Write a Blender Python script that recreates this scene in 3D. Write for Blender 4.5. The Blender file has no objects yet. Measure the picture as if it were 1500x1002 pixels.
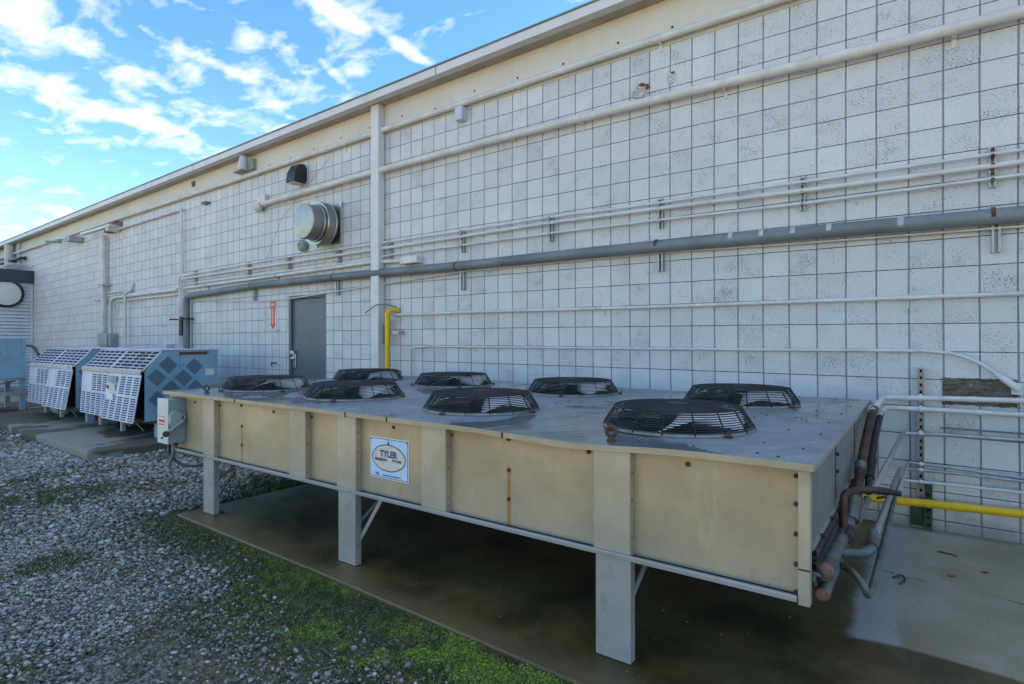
import bpy, bmesh, math, random
import numpy as np
from mathutils import Vector, Matrix
R = math.radians
PI = math.pi
random.seed(7)
C = bpy.context.scene.collection
sc = bpy.context.scene

# ------------------------------------------------------------------ camera
cam = bpy.data.cameras.new('camera'); co = bpy.data.objects.new('camera', cam); C.objects.link(co)
co.location = (1.7485, -5.2095, 1.379)
co.rotation_euler = (R(90), 0, R(36.13))
cam.sensor_width = 36.0; cam.lens = 834.7 / 1500 * 36; cam.clip_end = 3000; cam.clip_start = .05
sc.camera = co

# ------------------------------------------------------------------ sky and sun
SUN_EL, SUN_AZ = R(33), R(38)      # azimuth from +Y toward +X: the sun stands behind the building
w = bpy.data.worlds.new('World'); sc.world = w; w.use_nodes = True
wn, wl = w.node_tree.nodes, w.node_tree.links
for n in list(wn): wn.remove(n)
def W(t, **k):
    n = wn.new(t)
    for a, b in k.items(): setattr(n, a, b)
    return n
sky = W('ShaderNodeTexSky', sky_type='NISHITA'); sky.sun_disc = False
sky.sun_elevation = SUN_EL; sky.sun_rotation = SUN_AZ; sky.air_density = 1.15; sky.dust_density = .35; sky.ozone_density = 2.2
tc = W('ShaderNodeTexCoord')
sep = W('ShaderNodeSeparateXYZ'); wl.new(tc.outputs['Generated'], sep.inputs[0])
# clouds lie on a plane high above: direction / height
def wm(op, a, b=None, c=None):
    n = W('ShaderNodeMath', operation=op)
    for i, v in enumerate((a, b, c)):
        if v is None: continue
        if isinstance(v, (int, float)): n.inputs[i].default_value = v
        else: wl.new(v, n.inputs[i])
    return n.outputs[0]
zz = wm('ADD', wm('MAXIMUM', sep.outputs['Z'], 0.0), .10)
cx = wm('DIVIDE', sep.outputs['X'], zz); cy = wm('DIVIDE', sep.outputs['Y'], zz)
cmb = W('ShaderNodeCombineXYZ'); wl.new(cx, cmb.inputs[0]); wl.new(cy, cmb.inputs[1])
mp = W('ShaderNodeMapping'); wl.new(cmb.outputs[0], mp.inputs[0])
mp.inputs['Rotation'].default_value = (0, 0, R(-25)); mp.inputs['Scale'].default_value = (1.0, 1.5, 1); mp.inputs['Location'].default_value = (3.1, 1.7, 0)
n1 = W('ShaderNodeTexNoise'); n1.inputs['Scale'].default_value = 5.6; n1.inputs['Detail'].default_value = 9; n1.inputs['Roughness'].default_value = .56; n1.inputs['Distortion'].default_value = .25
n2 = W('ShaderNodeTexNoise'); n2.inputs['Scale'].default_value = .62; n2.inputs['Detail'].default_value = 2
wl.new(mp.outputs[0], n1.inputs[0]); wl.new(mp.outputs[0], n2.inputs[0])
# cloud banks: (axis, offset, axis, offset, strength) of soft ellipses in world direction
BANKS = [
  ((1.997, 17.028, -4.788), -0.026, (-12.528, -7.486, -24.432), -0.06, 1),
  ((2.064, 19.33, -9.288), -0.036, (-17.083, -12.752, -30.799), -0.083, 0.95),
  ((2.999, 12.884, 0.208), -0.021, (-12.141, -2.996, -32.782), -0.074, 0.8),
  ((3.327, 11.393, -0.135), -0.021, (-12.968, -2.774, -35.197), -0.083, 0.95),
  ((3.63, 9.607, -0.914), -0.021, (-16.628, -3.924, -44.255), -0.114, 0.95),
  ((8.002, 27.265, -3.127), -0.05, (-37.578, -11.685, -71.087), -0.179, 0.5),
  ((6.737, 14.845, -1.189), -0.036, (-33.667, -4.719, -94.841), -0.25, 0.7),
  ((6.008, 12.34, -0.744), -0.029, (-42.611, -2.508, -86.253), -0.227, 0.85),
  ((9.472, 28.609, -3.44), -0.056, (-59.322, -16.385, -108.014), -0.278, 0.6),
  ((10.542, 35.375, -9.915), -0.074, (-31.533, -14.658, -61.237), -0.167, 0.8),
  ((7.333, 12.391, -2.771), -0.033, (-38.919, -2.775, -53.908), -0.156, 0.9),
  ((10.496, 16.178, -6.712), -0.05, (-48.011, -6.739, -60.299), -0.192, 0.9),
  ((7.244, 17.515, -10.393), -0.05, (-59.856, -27.444, -71.177), -0.25, 0.8),
  ((19.465, 27.141, 4.117), -0.083, (-41.695, 26.968, -135.957), -0.357, 0.7),
  ((16.911, 32.487, -1.214), -0.083, (-57.972, 0.332, -157.012), -0.417, 0.5),
  ((7.001, 21.024, 1.604), -0.042, (-45.646, 0.607, -176.08), -0.417, 0.35),
  ((5.603, 19.944, 1.717), -0.036, (-39.033, -2.189, -137.599), -0.312, 0.3),
  ((39.326, 55.517, 12.425), -0.156, (-46.676, 26.599, -103.17), -0.25, 0.6),
  ((23.49, 56.549, -8.333), -0.125, (-66.783, -14.126, -115.801), -0.313, 0.6),
  ((13.148, 46.543, 9.974), -0.083, (-55.599, 12.528, -228.568), -0.5, 0.5),
  ((12.059, 26.568, 4.486), -0.062, (-49.582, 19.98, -203.367), -0.5, 0.3),
  ((9.332, 18.574, 1.442), -0.042, (-69.589, 5.603, -127.473), -0.313, 0.5)]
def dotc(c):
    n = W('ShaderNodeVectorMath', operation='DOT_PRODUCT'); wl.new(tc.outputs['Generated'], n.inputs[0]); n.inputs[1].default_value = c; return n.outputs['Value']
bank = None
for t1, o1, t2, o2, st_ in BANKS:
    u_ = wm('SUBTRACT', dotc(t1), o1); v_ = wm('SUBTRACT', dotc(t2), o2)
    r_ = wm('ADD', wm('MULTIPLY', u_, u_), wm('MULTIPLY', v_, v_))
    g_ = wm('MULTIPLY', wm('POWER', 2.718, wm('MULTIPLY', r_, -.8)), st_)
    bank = g_ if bank is None else wm('MAXIMUM', bank, g_)
far_ = wm('MULTIPLY', n2.outputs['Fac'], .55)
high_ = wm('MULTIPLY', wm('SUBTRACT', sep.outputs['Z'], .56), .9)      # unseen cloud toward the zenith, added to brighten ground and lid
dens = wm('ADD', wm('MULTIPLY', n1.outputs['Fac'], .98), wm('MAXIMUM', wm('MAXIMUM', wm('MULTIPLY', bank, .345), wm('SUBTRACT', far_, .16)), wm('MINIMUM', high_, .27)))
ramp = W('ShaderNodeValToRGB'); wl.new(dens, ramp.inputs[0])
ramp.color_ramp.elements[0].position = .63; ramp.color_ramp.elements[1].position = .86
ramp.color_ramp.elements[0].color = (0, 0, 0, 1); ramp.color_ramp.elements[1].color = (1, 1, 1, 1)
hsv = W('ShaderNodeHueSaturation'); hsv.inputs['Saturation'].default_value = 1.27; wl.new(sky.outputs[0], hsv.inputs['Color'])
cmix = W('ShaderNodeMix', data_type='RGBA'); wl.new(hsv.outputs[0], cmix.inputs['A'])
cmix.inputs['B'].default_value = (4.3, 4.4, 4.6, 1)
wl.new(wm('MULTIPLY', ramp.outputs[0], .88), cmix.inputs['Factor'])
bg = W('ShaderNodeBackground'); bg.inputs['Strength'].default_value = .12
wl.new(cmix.outputs['Result'], bg.inputs['Color'])
wo = W('ShaderNodeOutputWorld'); wl.new(bg.outputs[0], wo.inputs[0])

sl = bpy.data.lights.new('sun', 'SUN'); sl.energy = 5.0; sl.angle = R(.5); sl.color = (1, .86, .68)
so = bpy.data.objects.new('sun', sl); C.objects.link(so)
sd = Vector((math.sin(SUN_AZ) * math.cos(SUN_EL), math.cos(SUN_AZ) * math.cos(SUN_EL), math.sin(SUN_EL)))
so.rotation_euler = sd.to_track_quat('Z', 'Y').to_euler(); so.location = (20, 20, 30)
sc.view_settings.view_transform = 'Standard'; sc.view_settings.look = 'None'
sc.view_settings.exposure = 1.44; sc.view_settings.gamma = 1

# ------------------------------------------------------------------ node material kit
class NT:
    def __init__(s, name):
        s.m = bpy.data.materials.new(name); s.m.use_nodes = True
        s.n, s.l = s.m.node_tree.nodes, s.m.node_tree.links
        s.b = s.n['Principled BSDF']; s._pos = None
    def node(s, t, **k):
        n = s.n.new(t)
        for a, b in k.items(): setattr(n, a, b)
        return n
    def pos(s):
        if s._pos is None: s._pos = s.node('ShaderNodeNewGeometry').outputs['Position']
        return s._pos
    def xyz(s):
        n = s.node('ShaderNodeSeparateXYZ'); s.l.new(s.pos(), n.inputs[0]); return n.outputs
    def set(s, inp, v):
        if isinstance(v, (int, float)): inp.default_value = v
        elif isinstance(v, tuple): inp.default_value = v if len(v) == 4 or inp.type == 'VECTOR' else (*v, 1)
        else: s.l.new(v, inp)
    def math(s, op, a, b=None, c=None, clamp=False):
        n = s.node('ShaderNodeMath', operation=op); n.use_clamp = clamp
        for i, v in enumerate((a, b, c)):
            if v is not None: s.set(n.inputs[i], v)
        return n.outputs[0]
    def noise(s, scale, detail=4, rough=.55, vec=None, stretch=None, dist=0):
        v = vec or s.pos()
        if stretch:
            m = s.node('ShaderNodeMapping'); m.inputs['Scale'].default_value = stretch; s.l.new(v, m.inputs[0]); v = m.outputs[0]
        n = s.node('ShaderNodeTexNoise'); s.l.new(v, n.inputs[0])
        n.inputs['Scale'].default_value = scale; n.inputs['Detail'].default_value = detail; n.inputs['Roughness'].default_value = rough; n.inputs['Distortion'].default_value = dist
        return n.outputs['Fac']
    def voro(s, scale, vec=None, stretch=None, out='Distance'):
        v = vec or s.pos()
        if stretch:
            m = s.node('ShaderNodeMapping'); m.inputs['Scale'].default_value = stretch; s.l.new(v, m.inputs[0]); v = m.outputs[0]
        n = s.node('ShaderNodeTexVoronoi'); s.l.new(v, n.inputs[0]); n.inputs['Scale'].default_value = scale
        return n.outputs[out]
    def step(s, v, a, b):      # smooth 0..1 between a and b (a may be > b)
        n = s.node('ShaderNodeMapRange', interpolation_type='SMOOTHSTEP'); s.set(n.inputs[0], v)
        n.inputs[1].default_value = a; n.inputs[2].default_value = b; n.inputs[3].default_value = 0; n.inputs[4].default_value = 1
        if a > b:
            n.inputs[1].default_value = b; n.inputs[2].default_value = a; n.inputs[3].default_value = 1; n.inputs[4].default_value = 0
        return n.outputs[0]
    def mix(s, f, a, b):
        n = s.node('ShaderNodeMix', data_type='RGBA'); s.set(n.inputs['Factor'], f); s.set(n.inputs['A'], a); s.set(n.inputs['B'], b)
        return n.outputs['Result']
    def bump(s, h, dist=.002, strength=.5, prev=None):
        n = s.node('ShaderNodeBump'); n.inputs['Distance'].default_value = dist; n.inputs['Strength'].default_value = strength
        s.set(n.inputs['Height'], h)
        if prev is not None: s.l.new(prev, n.inputs['Normal'])
        return n.outputs[0]
    def done(s, col, rough=.6, metal=0, normal=None, spec=None):
        s.set(s.b.inputs['Base Color'], col); s.set(s.b.inputs['Roughness'], rough); s.set(s.b.inputs['Metallic'], metal)
        if normal is not None: s.l.new(normal, s.b.inputs['Normal'])
        if spec is not None: s.set(s.b.inputs['Specular IOR Level'], spec)
        return s.m

def mk(name, col, rough=.55, metal=0., var=.18, scale=5, dirt=None, dirt_amt=.5, dirt_scale=3, bump=.0, bscale=90, streak=0., spec=None):
    k = NT(name)
    f = k.noise(scale, 5)
    dark = tuple(c * (1 - var) for c in col); lite = tuple(min(1, c * (1 + var)) for c in col)
    c = k.mix(k.step(f, .3, .7), dark, lite)
    if dirt:
        g = k.noise(dirt_scale, 7, .65)
        c = k.mix(k.math('MULTIPLY', k.step(g, .52, .72), dirt_amt), c, dirt)
    if streak:
        g = k.noise(9, 4, .6, stretch=(6, 6, .25))
        c = k.mix(k.math('MULTIPLY', k.step(g, .5, .75), streak), c, tuple(x * .45 for x in col))
    nrm = k.bump(k.noise(bscale, 3), .003, bump) if bump else None
    r = k.math('ADD', k.math('MULTIPLY', k.noise(scale * 3, 3), .25), rough - .12)
    return k.done(c, r, metal, nrm, spec)

M = {}
M['conduit'] = mk('painted_conduit', (.57, .565, .55), .5, var=.10, dirt=(.28, .25, .21), dirt_amt=.35, dirt_scale=9)
M['fascia'] = mk('painted_fascia', (.60, .60, .62), .5, var=.05, dirt=(.35, .34, .33), dirt_amt=.3, streak=.12)
M['soffit'] = mk('soffit_board', (.38, .35, .29), .8, var=.15, scale=3, dirt=(.2, .18, .15), dirt_amt=.4, dirt_scale=14)
M['darkmetal'] = mk('dark_metal', (.03, .031, .035), .5, .3, var=.3)
M['black'] = mk('black_void', (.006, .006, .007), .9, var=.1)
M['guardwire'] = mk('black_wire', (.012, .013, .016), .55, .2, var=.3)
M['bigpipe'] = mk('weathered_pipe', (.155, .18, .195), .6, .1, var=.22, scale=2.5, dirt=(.11, .10, .075), dirt_amt=.6, dirt_scale=5, bump=.2, bscale=30)
M['tape'] = mk('foil_tape', (.45, .46, .45), .35, .5, var=.2, scale=20)
M['rust'] = mk('rusty_steel', (.10, .045, .025), .85, .1, var=.4, scale=25)
M['strut'] = mk('galvanised_strut', (.36, .37, .38), .45, .6, var=.15, scale=20)
M['door'] = mk('grey_door_paint', (.105, .125, .145), .5, var=.05, scale=2, dirt=(.07, .08, .09), dirt_amt=.3)
M['steel'] = mk('bright_steel', (.62, .61, .58), .3, 1., var=.08)
M['fanmetal'] = mk('spun_aluminium', (.36, .345, .315), .45, 1., var=.12, scale=4, dirt=(.3, .26, .2), dirt_amt=.4)
M['yellow'] = mk('yellow_gas_paint', (.66, .42, .004), .45, var=.08, dirt=(.35, .24, .02), dirt_amt=.3)
M['red'] = mk('red_sign', (.55, .015, .015), .4, var=.05)
M['white'] = mk('white_plastic', (.75, .75, .76), .4, var=.04)
M['blue'] = mk('blue_cabinet_paint', (.21, .345, .46), .5, .1, var=.16, scale=2, dirt=(.09, .15, .2), dirt_amt=.5, dirt_scale=4)
M['paleblue'] = mk('faded_louvre_paint', (.50, .54, .64), .5, .1, var=.12, scale=3, dirt=(.3, .31, .33), dirt_amt=.4, dirt_scale=6)
M['teal'] = mk('blue_grey_box_paint', (.20, .29, .33), .5, .15, var=.12, scale=3, dirt=(.12, .16, .17), dirt_amt=.5)
M['hooddirty'] = mk('rust_stained_paint', (.45, .44, .42), .6, .1, var=.15, scale=8, dirt=(.38, .18, .02), dirt_amt=1.0, dirt_scale=5.5)
M['hoodrusty'] = mk('rust_spotted_paint', (.50, .52, .58), .55, .1, var=.12, scale=5, dirt=(.26, .14, .05), dirt_amt=.95, dirt_scale=6.5)
M['concretebox'] = mk('grey_box', (.28, .32, .33), .6, .1, var=.12)
M['label'] = mk('paper_label', (.62, .62, .58), .6, var=.08, scale=60)
M['darkblue'] = mk('navy_ink', (.02, .03, .17), .5, var=.1)
M['stickerblue'] = mk('sticker_blue', (.48, .62, .80), .35, var=.08, scale=12)
M['cream'] = mk('sticker_cream', (.58, .56, .48), .4, var=.12, scale=20)
M['copper'] = mk('oxidised_copper', (.075, .042, .036), .5, .5, var=.5, scale=9, dirt=(.035, .033, .038), dirt_amt=.9, dirt_scale=12, bump=.2, bscale=40)
M['copperdark'] = mk('blackened_copper', (.045, .038, .04), .55, .4, var=.4, scale=12, dirt=(.12, .05, .035), dirt_amt=.5, dirt_scale=10)
M['header'] = mk('stained_header_pipe', (.13, .14, .13), .45, .5, var=.4, scale=7, dirt=(.12, .05, .04), dirt_amt=.8, dirt_scale=8)
M['capmetal'] = mk('brazed_cap', (.17, .105, .09), .55, .3, var=.3, scale=25)
M['verdigris'] = mk('verdigris_copper', (.085, .15, .155), .5, .3, var=.3, scale=12, dirt=(.1, .06, .04), dirt_amt=.8, dirt_scale=16)
M['pvc'] = mk('grey_hose', (.16, .17, .18), .5, var=.12)
M['rubber'] = mk('black_hose', (.02, .02, .022), .55, var=.2)
M['siding'] = mk('white_siding_paint', (.55, .58, .64), .6, var=.08, scale=2, dirt=(.4, .42, .46), dirt_amt=.4)
M['darkfascia'] = mk('charcoal_fascia', (.03, .04, .06), .6, var=.15)
M['wood'] = mk('weathered_wood', (.17, .10, .06), .8, var=.35, scale=14)
M['green'] = mk('green_strut', (.012, .045, .026), .6, var=.4, scale=20)
M['switch'] = mk('switch_box_grey', (.22, .27, .285), .5, .1, var=.08)
M['switchside'] = mk('switch_lever_paint', (.30, .355, .37), .5, .1, var=.08)
M['switchfront'] = mk('switch_box_face', (.56, .58, .57), .5, .05, var=.05)
M['brick'] = mk('exposed_brick', (.17, .06, .02), .9, var=.4, scale=40, bump=.5, bscale=60)
M['mortar'] = mk('bare_mortar', (.45, .44, .43), .9, var=.35, scale=60, bump=.5, bscale=80)

def wall_material():
    k = NT('painted_block_wall')
    o = k.xyz(); x, z = o[0], o[2]
    def poly(c):
        t = [(c[0], None), (c[1], x), (c[2], z), (c[3], k.math('MULTIPLY', x, z)), (c[4], k.math('MULTIPLY', z, z)), (c[5], k.math('MULTIPLY', x, x))]
        r = k.math('MULTIPLY_ADD', t[1][1], t[1][0], t[0][0])
        for a, v in t[2:]: r = k.math('MULTIPLY_ADD', v, a, r)
        return r
    # block courses (nominal 0.203 m), slightly uneven as laid
    wob = k.math('MULTIPLY', k.math('SUBTRACT', k.noise(1.6, 2), .5), .05)
    u = k.math('ADD', poly((-0.04046, 4.89273, 0.05875, -0.0024, -0.01055, -0.00513)), wob)
    v = k.math('ADD', poly((9.44969, -0.04086, -4.86939, 0.00734, -0.0051, -0.00296)), wob)
    jit = k.math('MULTIPLY', k.math('SUBTRACT', k.noise(38, 4, .7), .5), .022)
    def line(t, hw, soft):
        f = k.math('ADD', jit, k.math('ABSOLUTE', k.math('SUBTRACT', k.math('FRACT', k.math('ADD', t, .5)), .5)))
        return k.step(f, hw + soft, hw)
    lu, lv = line(u, .017, .016), line(v, .008, .011)
    band = k.step(v, -11.02, -10.98)          # nothing but plain board above the top course
    wear = k.step(k.noise(7, 5), .27, .42)
    j = k.math('MULTIPLY', k.math('MAXIMUM', k.math('MULTIPLY', lu, .92), k.math('MULTIPLY', lv, k.math('MULTIPLY_ADD', wear, .5, .45))), band)
    j = k.math('MULTIPLY', j, k.math('MULTIPLY_ADD', k.noise(24, 3), .5, .72))
    wn_ = k.node('ShaderNodeTexWhiteNoise', noise_dimensions='2D')
    cv = k.node('ShaderNodeCombineXYZ')
    k.l.new(k.math('FLOOR', u), cv.inputs[0]); k.l.new(k.math('FLOOR', v), cv.inputs[1]); k.l.new(cv.outputs[0], wn_.inputs['Vector'])
    bv = wn_.outputs['Value']
    base = k.mix(k.step(k.noise(.9, 4), .3, .7), (.56, .57, .59), (.64, .645, .655))
    base = k.mix(k.math('MULTIPLY', bv, .35), base, (.46, .47, .495))
    # pits: small dark horizontal pock marks, more on some blocks
    pn = k.noise(105, 5, .75, stretch=(.6, 1, 1.5))
    cl = k.noise(5, 5, .7, stretch=(1, 1, 1.4))
    thr = k.math('SUBTRACT', .785, k.math('MULTIPLY', cl, .34))
    thr = k.math('SUBTRACT', thr, k.math('MULTIPLY', bv, .045))
    pit = k.math('MULTIPLY', k.step(k.math('SUBTRACT', pn, thr), 0, .045), band)
    base = k.mix(k.math('MULTIPLY', pit, .62), base, (.19, .19, .21))
    mot = k.noise(34, 4, .7)
    base = k.mix(k.math('MULTIPLY', k.step(mot, .5, .75), .22), base, (.38, .39, .42))
    g = k.noise(2.2, 6, .7)
    base = k.mix(k.math('MULTIPLY', k.step(g, .55, .8), .3), base, (.36, .36, .38))
    # rain streaks below the band and grime at the foot
    st = k.math('MULTIPLY', k.step(k.noise(5, 4, .6, stretch=(5, 1, .18)), .52, .72), k.step(z, 2.6, 4.4))
    base = k.mix(k.math('MULTIPLY', st, .16), base, (.34, .31, .26))
    ft = k.math('MULTIPLY', k.step(k.math('ADD', z, k.math('MULTIPLY', k.noise(5, 5), .25)), .34, .08), .75)
    base = k.mix(ft, base, (.14, .13, .11))
    base = k.mix(j, base, k.mix(lv, (.185, .195, .225), (.05, .046, .042)))
    h = k.math('SUBTRACT', k.math('SUBTRACT', 1.0, j), k.math('MULTIPLY', pit, .5))
    nb = k.bump(k.noise(160, 3), .0015, .5)
    nb = k.bump(k.noise(22, 3), .006, .35, nb)
    nb = k.bump(h, .006, .9, nb)
    return k.done(base, .62, 0, nb, .3)
M['wall'] = wall_material()

def board_material():
    k = NT('plain_bond_beam_paint')
    b = k.mix(k.step(k.noise(1.2, 4), .3, .7), (.56, .54, .50), (.62, .60, .56))
    g = k.noise(6, 5, .6, stretch=(3, 1, .4))
    b = k.mix(k.math('MULTIPLY', k.step(g, .5, .75), .22), b, (.38, .34, .27))
    return k.done(b, .65, 0, k.bump(k.noise(120, 3), .0015, .4), .3)
M['board'] = board_material()

def slab_material(name, wet):
    k = NT(name)
    o = k.xyz(); x, y = o[0], o[1]
    n = k.noise(2.1, 5, .6); fine = k.noise(40, 4, .7)
    dry = k.mix(fine, (.26, .225, .165), (.45, .395, .31))
    dry = k.mix(k.step(k.noise(1.3, 4), .35, .7), dry, k.mix(fine, (.18, .15, .105), (.31, .26, .195)))
    dark = k.mix(k.step(n, .3, .7), (.045, .036, .014), (.15, .105, .042))
    if wet:
        # the dry part: right of the coil drip line, behind a curved edge
        e1 = k.math('ADD', x, k.math('MULTIPLY', k.math('SUBTRACT', k.noise(3.2, 5, .6), .5), .16))
        m1 = k.step(e1, 1.40, 1.47)
        ey = k.math('ADD', k.math('ADD', y, k.math('MULTIPLY', k.math('POWER', k.math('SUBTRACT', x, 1.75), 2.0), .35)), k.math('MULTIPLY', k.math('SUBTRACT', k.noise(2, 3), .5), .10))
        m2 = k.step(ey, -2.12, -2.08)
        m = k.math('MULTIPLY', m1, m2)
        chalk = k.math('MULTIPLY', k.step(e1, 1.72, 1.56), k.step(k.math('ADD', y, k.math('MULTIPLY', n, .9)), -1.9, -.9))
        chalk = k.math('MAXIMUM', chalk, k.math('MULTIPLY', k.step(e1, 1.66, 1.6), k.step(y, -1.0, -1.3)))
        dry = k.mix(k.math('MULTIPLY', chalk, .75), dry, k.mix(fine, (.24, .27, .28), (.36, .39, .39)))
        rim = k.step(k.math('ABSOLUTE', k.math('SUBTRACT', m, .5)), .45, .2)
        col = k.mix(m, dark, dry)
        grit = k.step(k.noise(70, 4, .8), .60, .70)
        dark = k.mix(k.math('MULTIPLY', grit, .35), dark, (.26, .22, .14))
        tide = k.step(k.math('ABSOLUTE', k.math('SUBTRACT', k.noise(1.15, 5, .6), .52)), .022, .004)
        dark = k.mix(k.math('MULTIPLY', tide, .13), dark, (.22, .18, .11))
        col = k.mix(m, dark, dry)
        edge = k.step(y, -2.95, -3.15)
        col = k.mix(k.math('MULTIPLY', edge, k.math('MULTIPLY', k.step(m, .5, .1), .6)), col, (.17, .125, .065))
        lf = k.step(k.voro(17, out='Distance'), .07, .04)
        lf2 = k.math('MULTIPLY', lf, k.step(k.noise(3.3, 2), .45, .55))
        col = k.mix(k.math('MULTIPLY', lf2, .55), col, (.42, .40, .33))
        ve = k.node('ShaderNodeTexVoronoi', feature='DISTANCE_TO_EDGE'); ve.inputs['Scale'].default_value = .55
        wv = k.node('ShaderNodeVectorMath', operation='ADD'); k.l.new(k.pos(), wv.inputs[0])
        wc = k.node('ShaderNodeCombineXYZ'); k.l.new(k.math('MULTIPLY', k.noise(4, 4), .3), wc.inputs[0]); k.l.new(k.math('MULTIPLY', k.noise(5.3, 4), .3), wc.inputs[1]); k.l.new(wc.outputs[0], wv.inputs[1])
        k.l.new(wv.outputs[0], ve.inputs[0])
        crack = k.math('MULTIPLY', k.math('MULTIPLY', k.step(ve.outputs[0], .004, .0015), k.step(k.noise(1.1, 2), .45, .55)), m)
        col = k.mix(k.math('MULTIPLY', crack, .75), col, (.03, .026, .02))
        spots = k.step(k.noise(26, 4, .8), .66, .72)
        col = k.mix(k.math('MULTIPLY', spots, .45), col, (.10, .08, .05))
        rough = k.math('ADD', k.math('MULTIPLY', m, .42), k.math('MULTIPLY_ADD', k.noise(3, 4), .36, .24))
        nb = k.bump(fine, .002, k_strength(.35))
        return k.done(col, rough, 0, nb, .32)
    m = k.step(k.math('ADD', k.noise(.75, 3, .5, dist=.6), k.math('MULTIPLY', k.noise(6, 4), .05)), .50, .54)
    col = k.mix(m, k.mix(fine, (.20, .19, .155), (.30, .285, .235)), k.mix(fine, (.075, .06, .045), (.13, .105, .075)))
    return k.done(col, .75, 0, k.bump(fine, .002, .35), .3)
def k_strength(v): return v
M['wetslab'] = slab_material('damp_concrete_slab', True)
M['slab'] = slab_material('patchy_concrete_slab', False)

def ground_material():
    k = NT('soil_and_fine_gravel')
    o = k.xyz(); x, y = o[0], o[1]
    v = k.voro(48, out='Color'); sepc = k.node('ShaderNodeSeparateColor'); k.l.new(v, sepc.inputs[0])
    st = k.mix(sepc.outputs[0], (.12, .115, .105), (.46, .45, .42))
    d = k.voro(48, out='Distance')
    st = k.mix(k.step(d, .45, .75), st, (.05, .045, .035))
    soil = k.mix(k.noise(30, 6, .8), (.09, .072, .042), (.27, .22, .14))
    grass = k.mix(k.noise(45, 4, .7), (.06, .075, .02), (.20, .20, .06))
    c = k.mix(k.step(k.noise(.9, 5, .6), .46, .58), st, soil)
    c = k.mix(k.math('MULTIPLY', k.step(k.noise(1.4, 5, .65), .54, .64), .7), c, grass)
    strip = k.math('MULTIPLY', k.step(k.math('ADD', y, k.math('MULTIPLY', k.noise(3, 4), .4)), -3.75, -3.25), k.step(x, -4.1, -3.2))
    c = k.mix(k.math('MULTIPLY', strip, .9), c, k.mix(k.noise(16, 6, .8), (.06, .05, .025), (.19, .165, .07)))
    # open dry-grass field beyond the building's shade
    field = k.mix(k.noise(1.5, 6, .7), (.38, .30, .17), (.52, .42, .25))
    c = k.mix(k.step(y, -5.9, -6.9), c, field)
    hn = k.math('SUBTRACT', 1.0, d)
    return k.done(c, .9, 0, k.bump(hn, .012, .8), .2)
M['ground'] = ground_material()

def island_material(name, stops, rough=.8, spec=.3, bump=0):
    k = NT(name)
    g = k.node('ShaderNodeNewGeometry')
    r = k.node('ShaderNodeValToRGB'); k.l.new(g.outputs['Random Per Island'], r.inputs[0])
    cr = r.color_ramp
    while len(cr.elements) < len(stops): cr.elements.new(.5)
    for e, (p, c) in zip(cr.elements, stops): e.position = p; e.color = (*c, 1)
    c = k.mix(k.math('MULTIPLY', k.noise(130, 3), .5), r.outputs[0], (.08, .08, .08))
    n2 = k.noise(1.1, 3)
    c = k.mix(k.math('MULTIPLY', k.step(n2, .55, .75), .35), c, (.09, .075, .05))
    return k.done(c, rough, 0, None, spec)
M['stone'] = island_material('gravel_stone', [(0, (.14, .135, .12)), (.25, (.26, .255, .235)), (.5, (.38, .375, .35)), (.78, (.50, .50, .475)), (.88, (.66, .655, .63)), (.93, (.32, .21, .12)), (1, (.20, .15, .09))], .7)
M['dirtstone'] = island_material('muddy_stone', [(0, (.07, .055, .035)), (.5, (.14, .11, .07)), (.8, (.22, .185, .13)), (1, (.36, .34, .30))], .8)
M['moss'] = island_material('green_moss', [(0, (.10, .16, .015)), (.35, (.22, .42, .02)), (.7, (.38, .60, .04)), (.88, (.42, .50, .08)), (1, (.26, .19, .08))], .7)
M['straw'] = island_material('dry_straw', [(0, (.16, .12, .06)), (.6, (.30, .24, .13)), (1, (.12, .14, .04))], .8)

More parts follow.
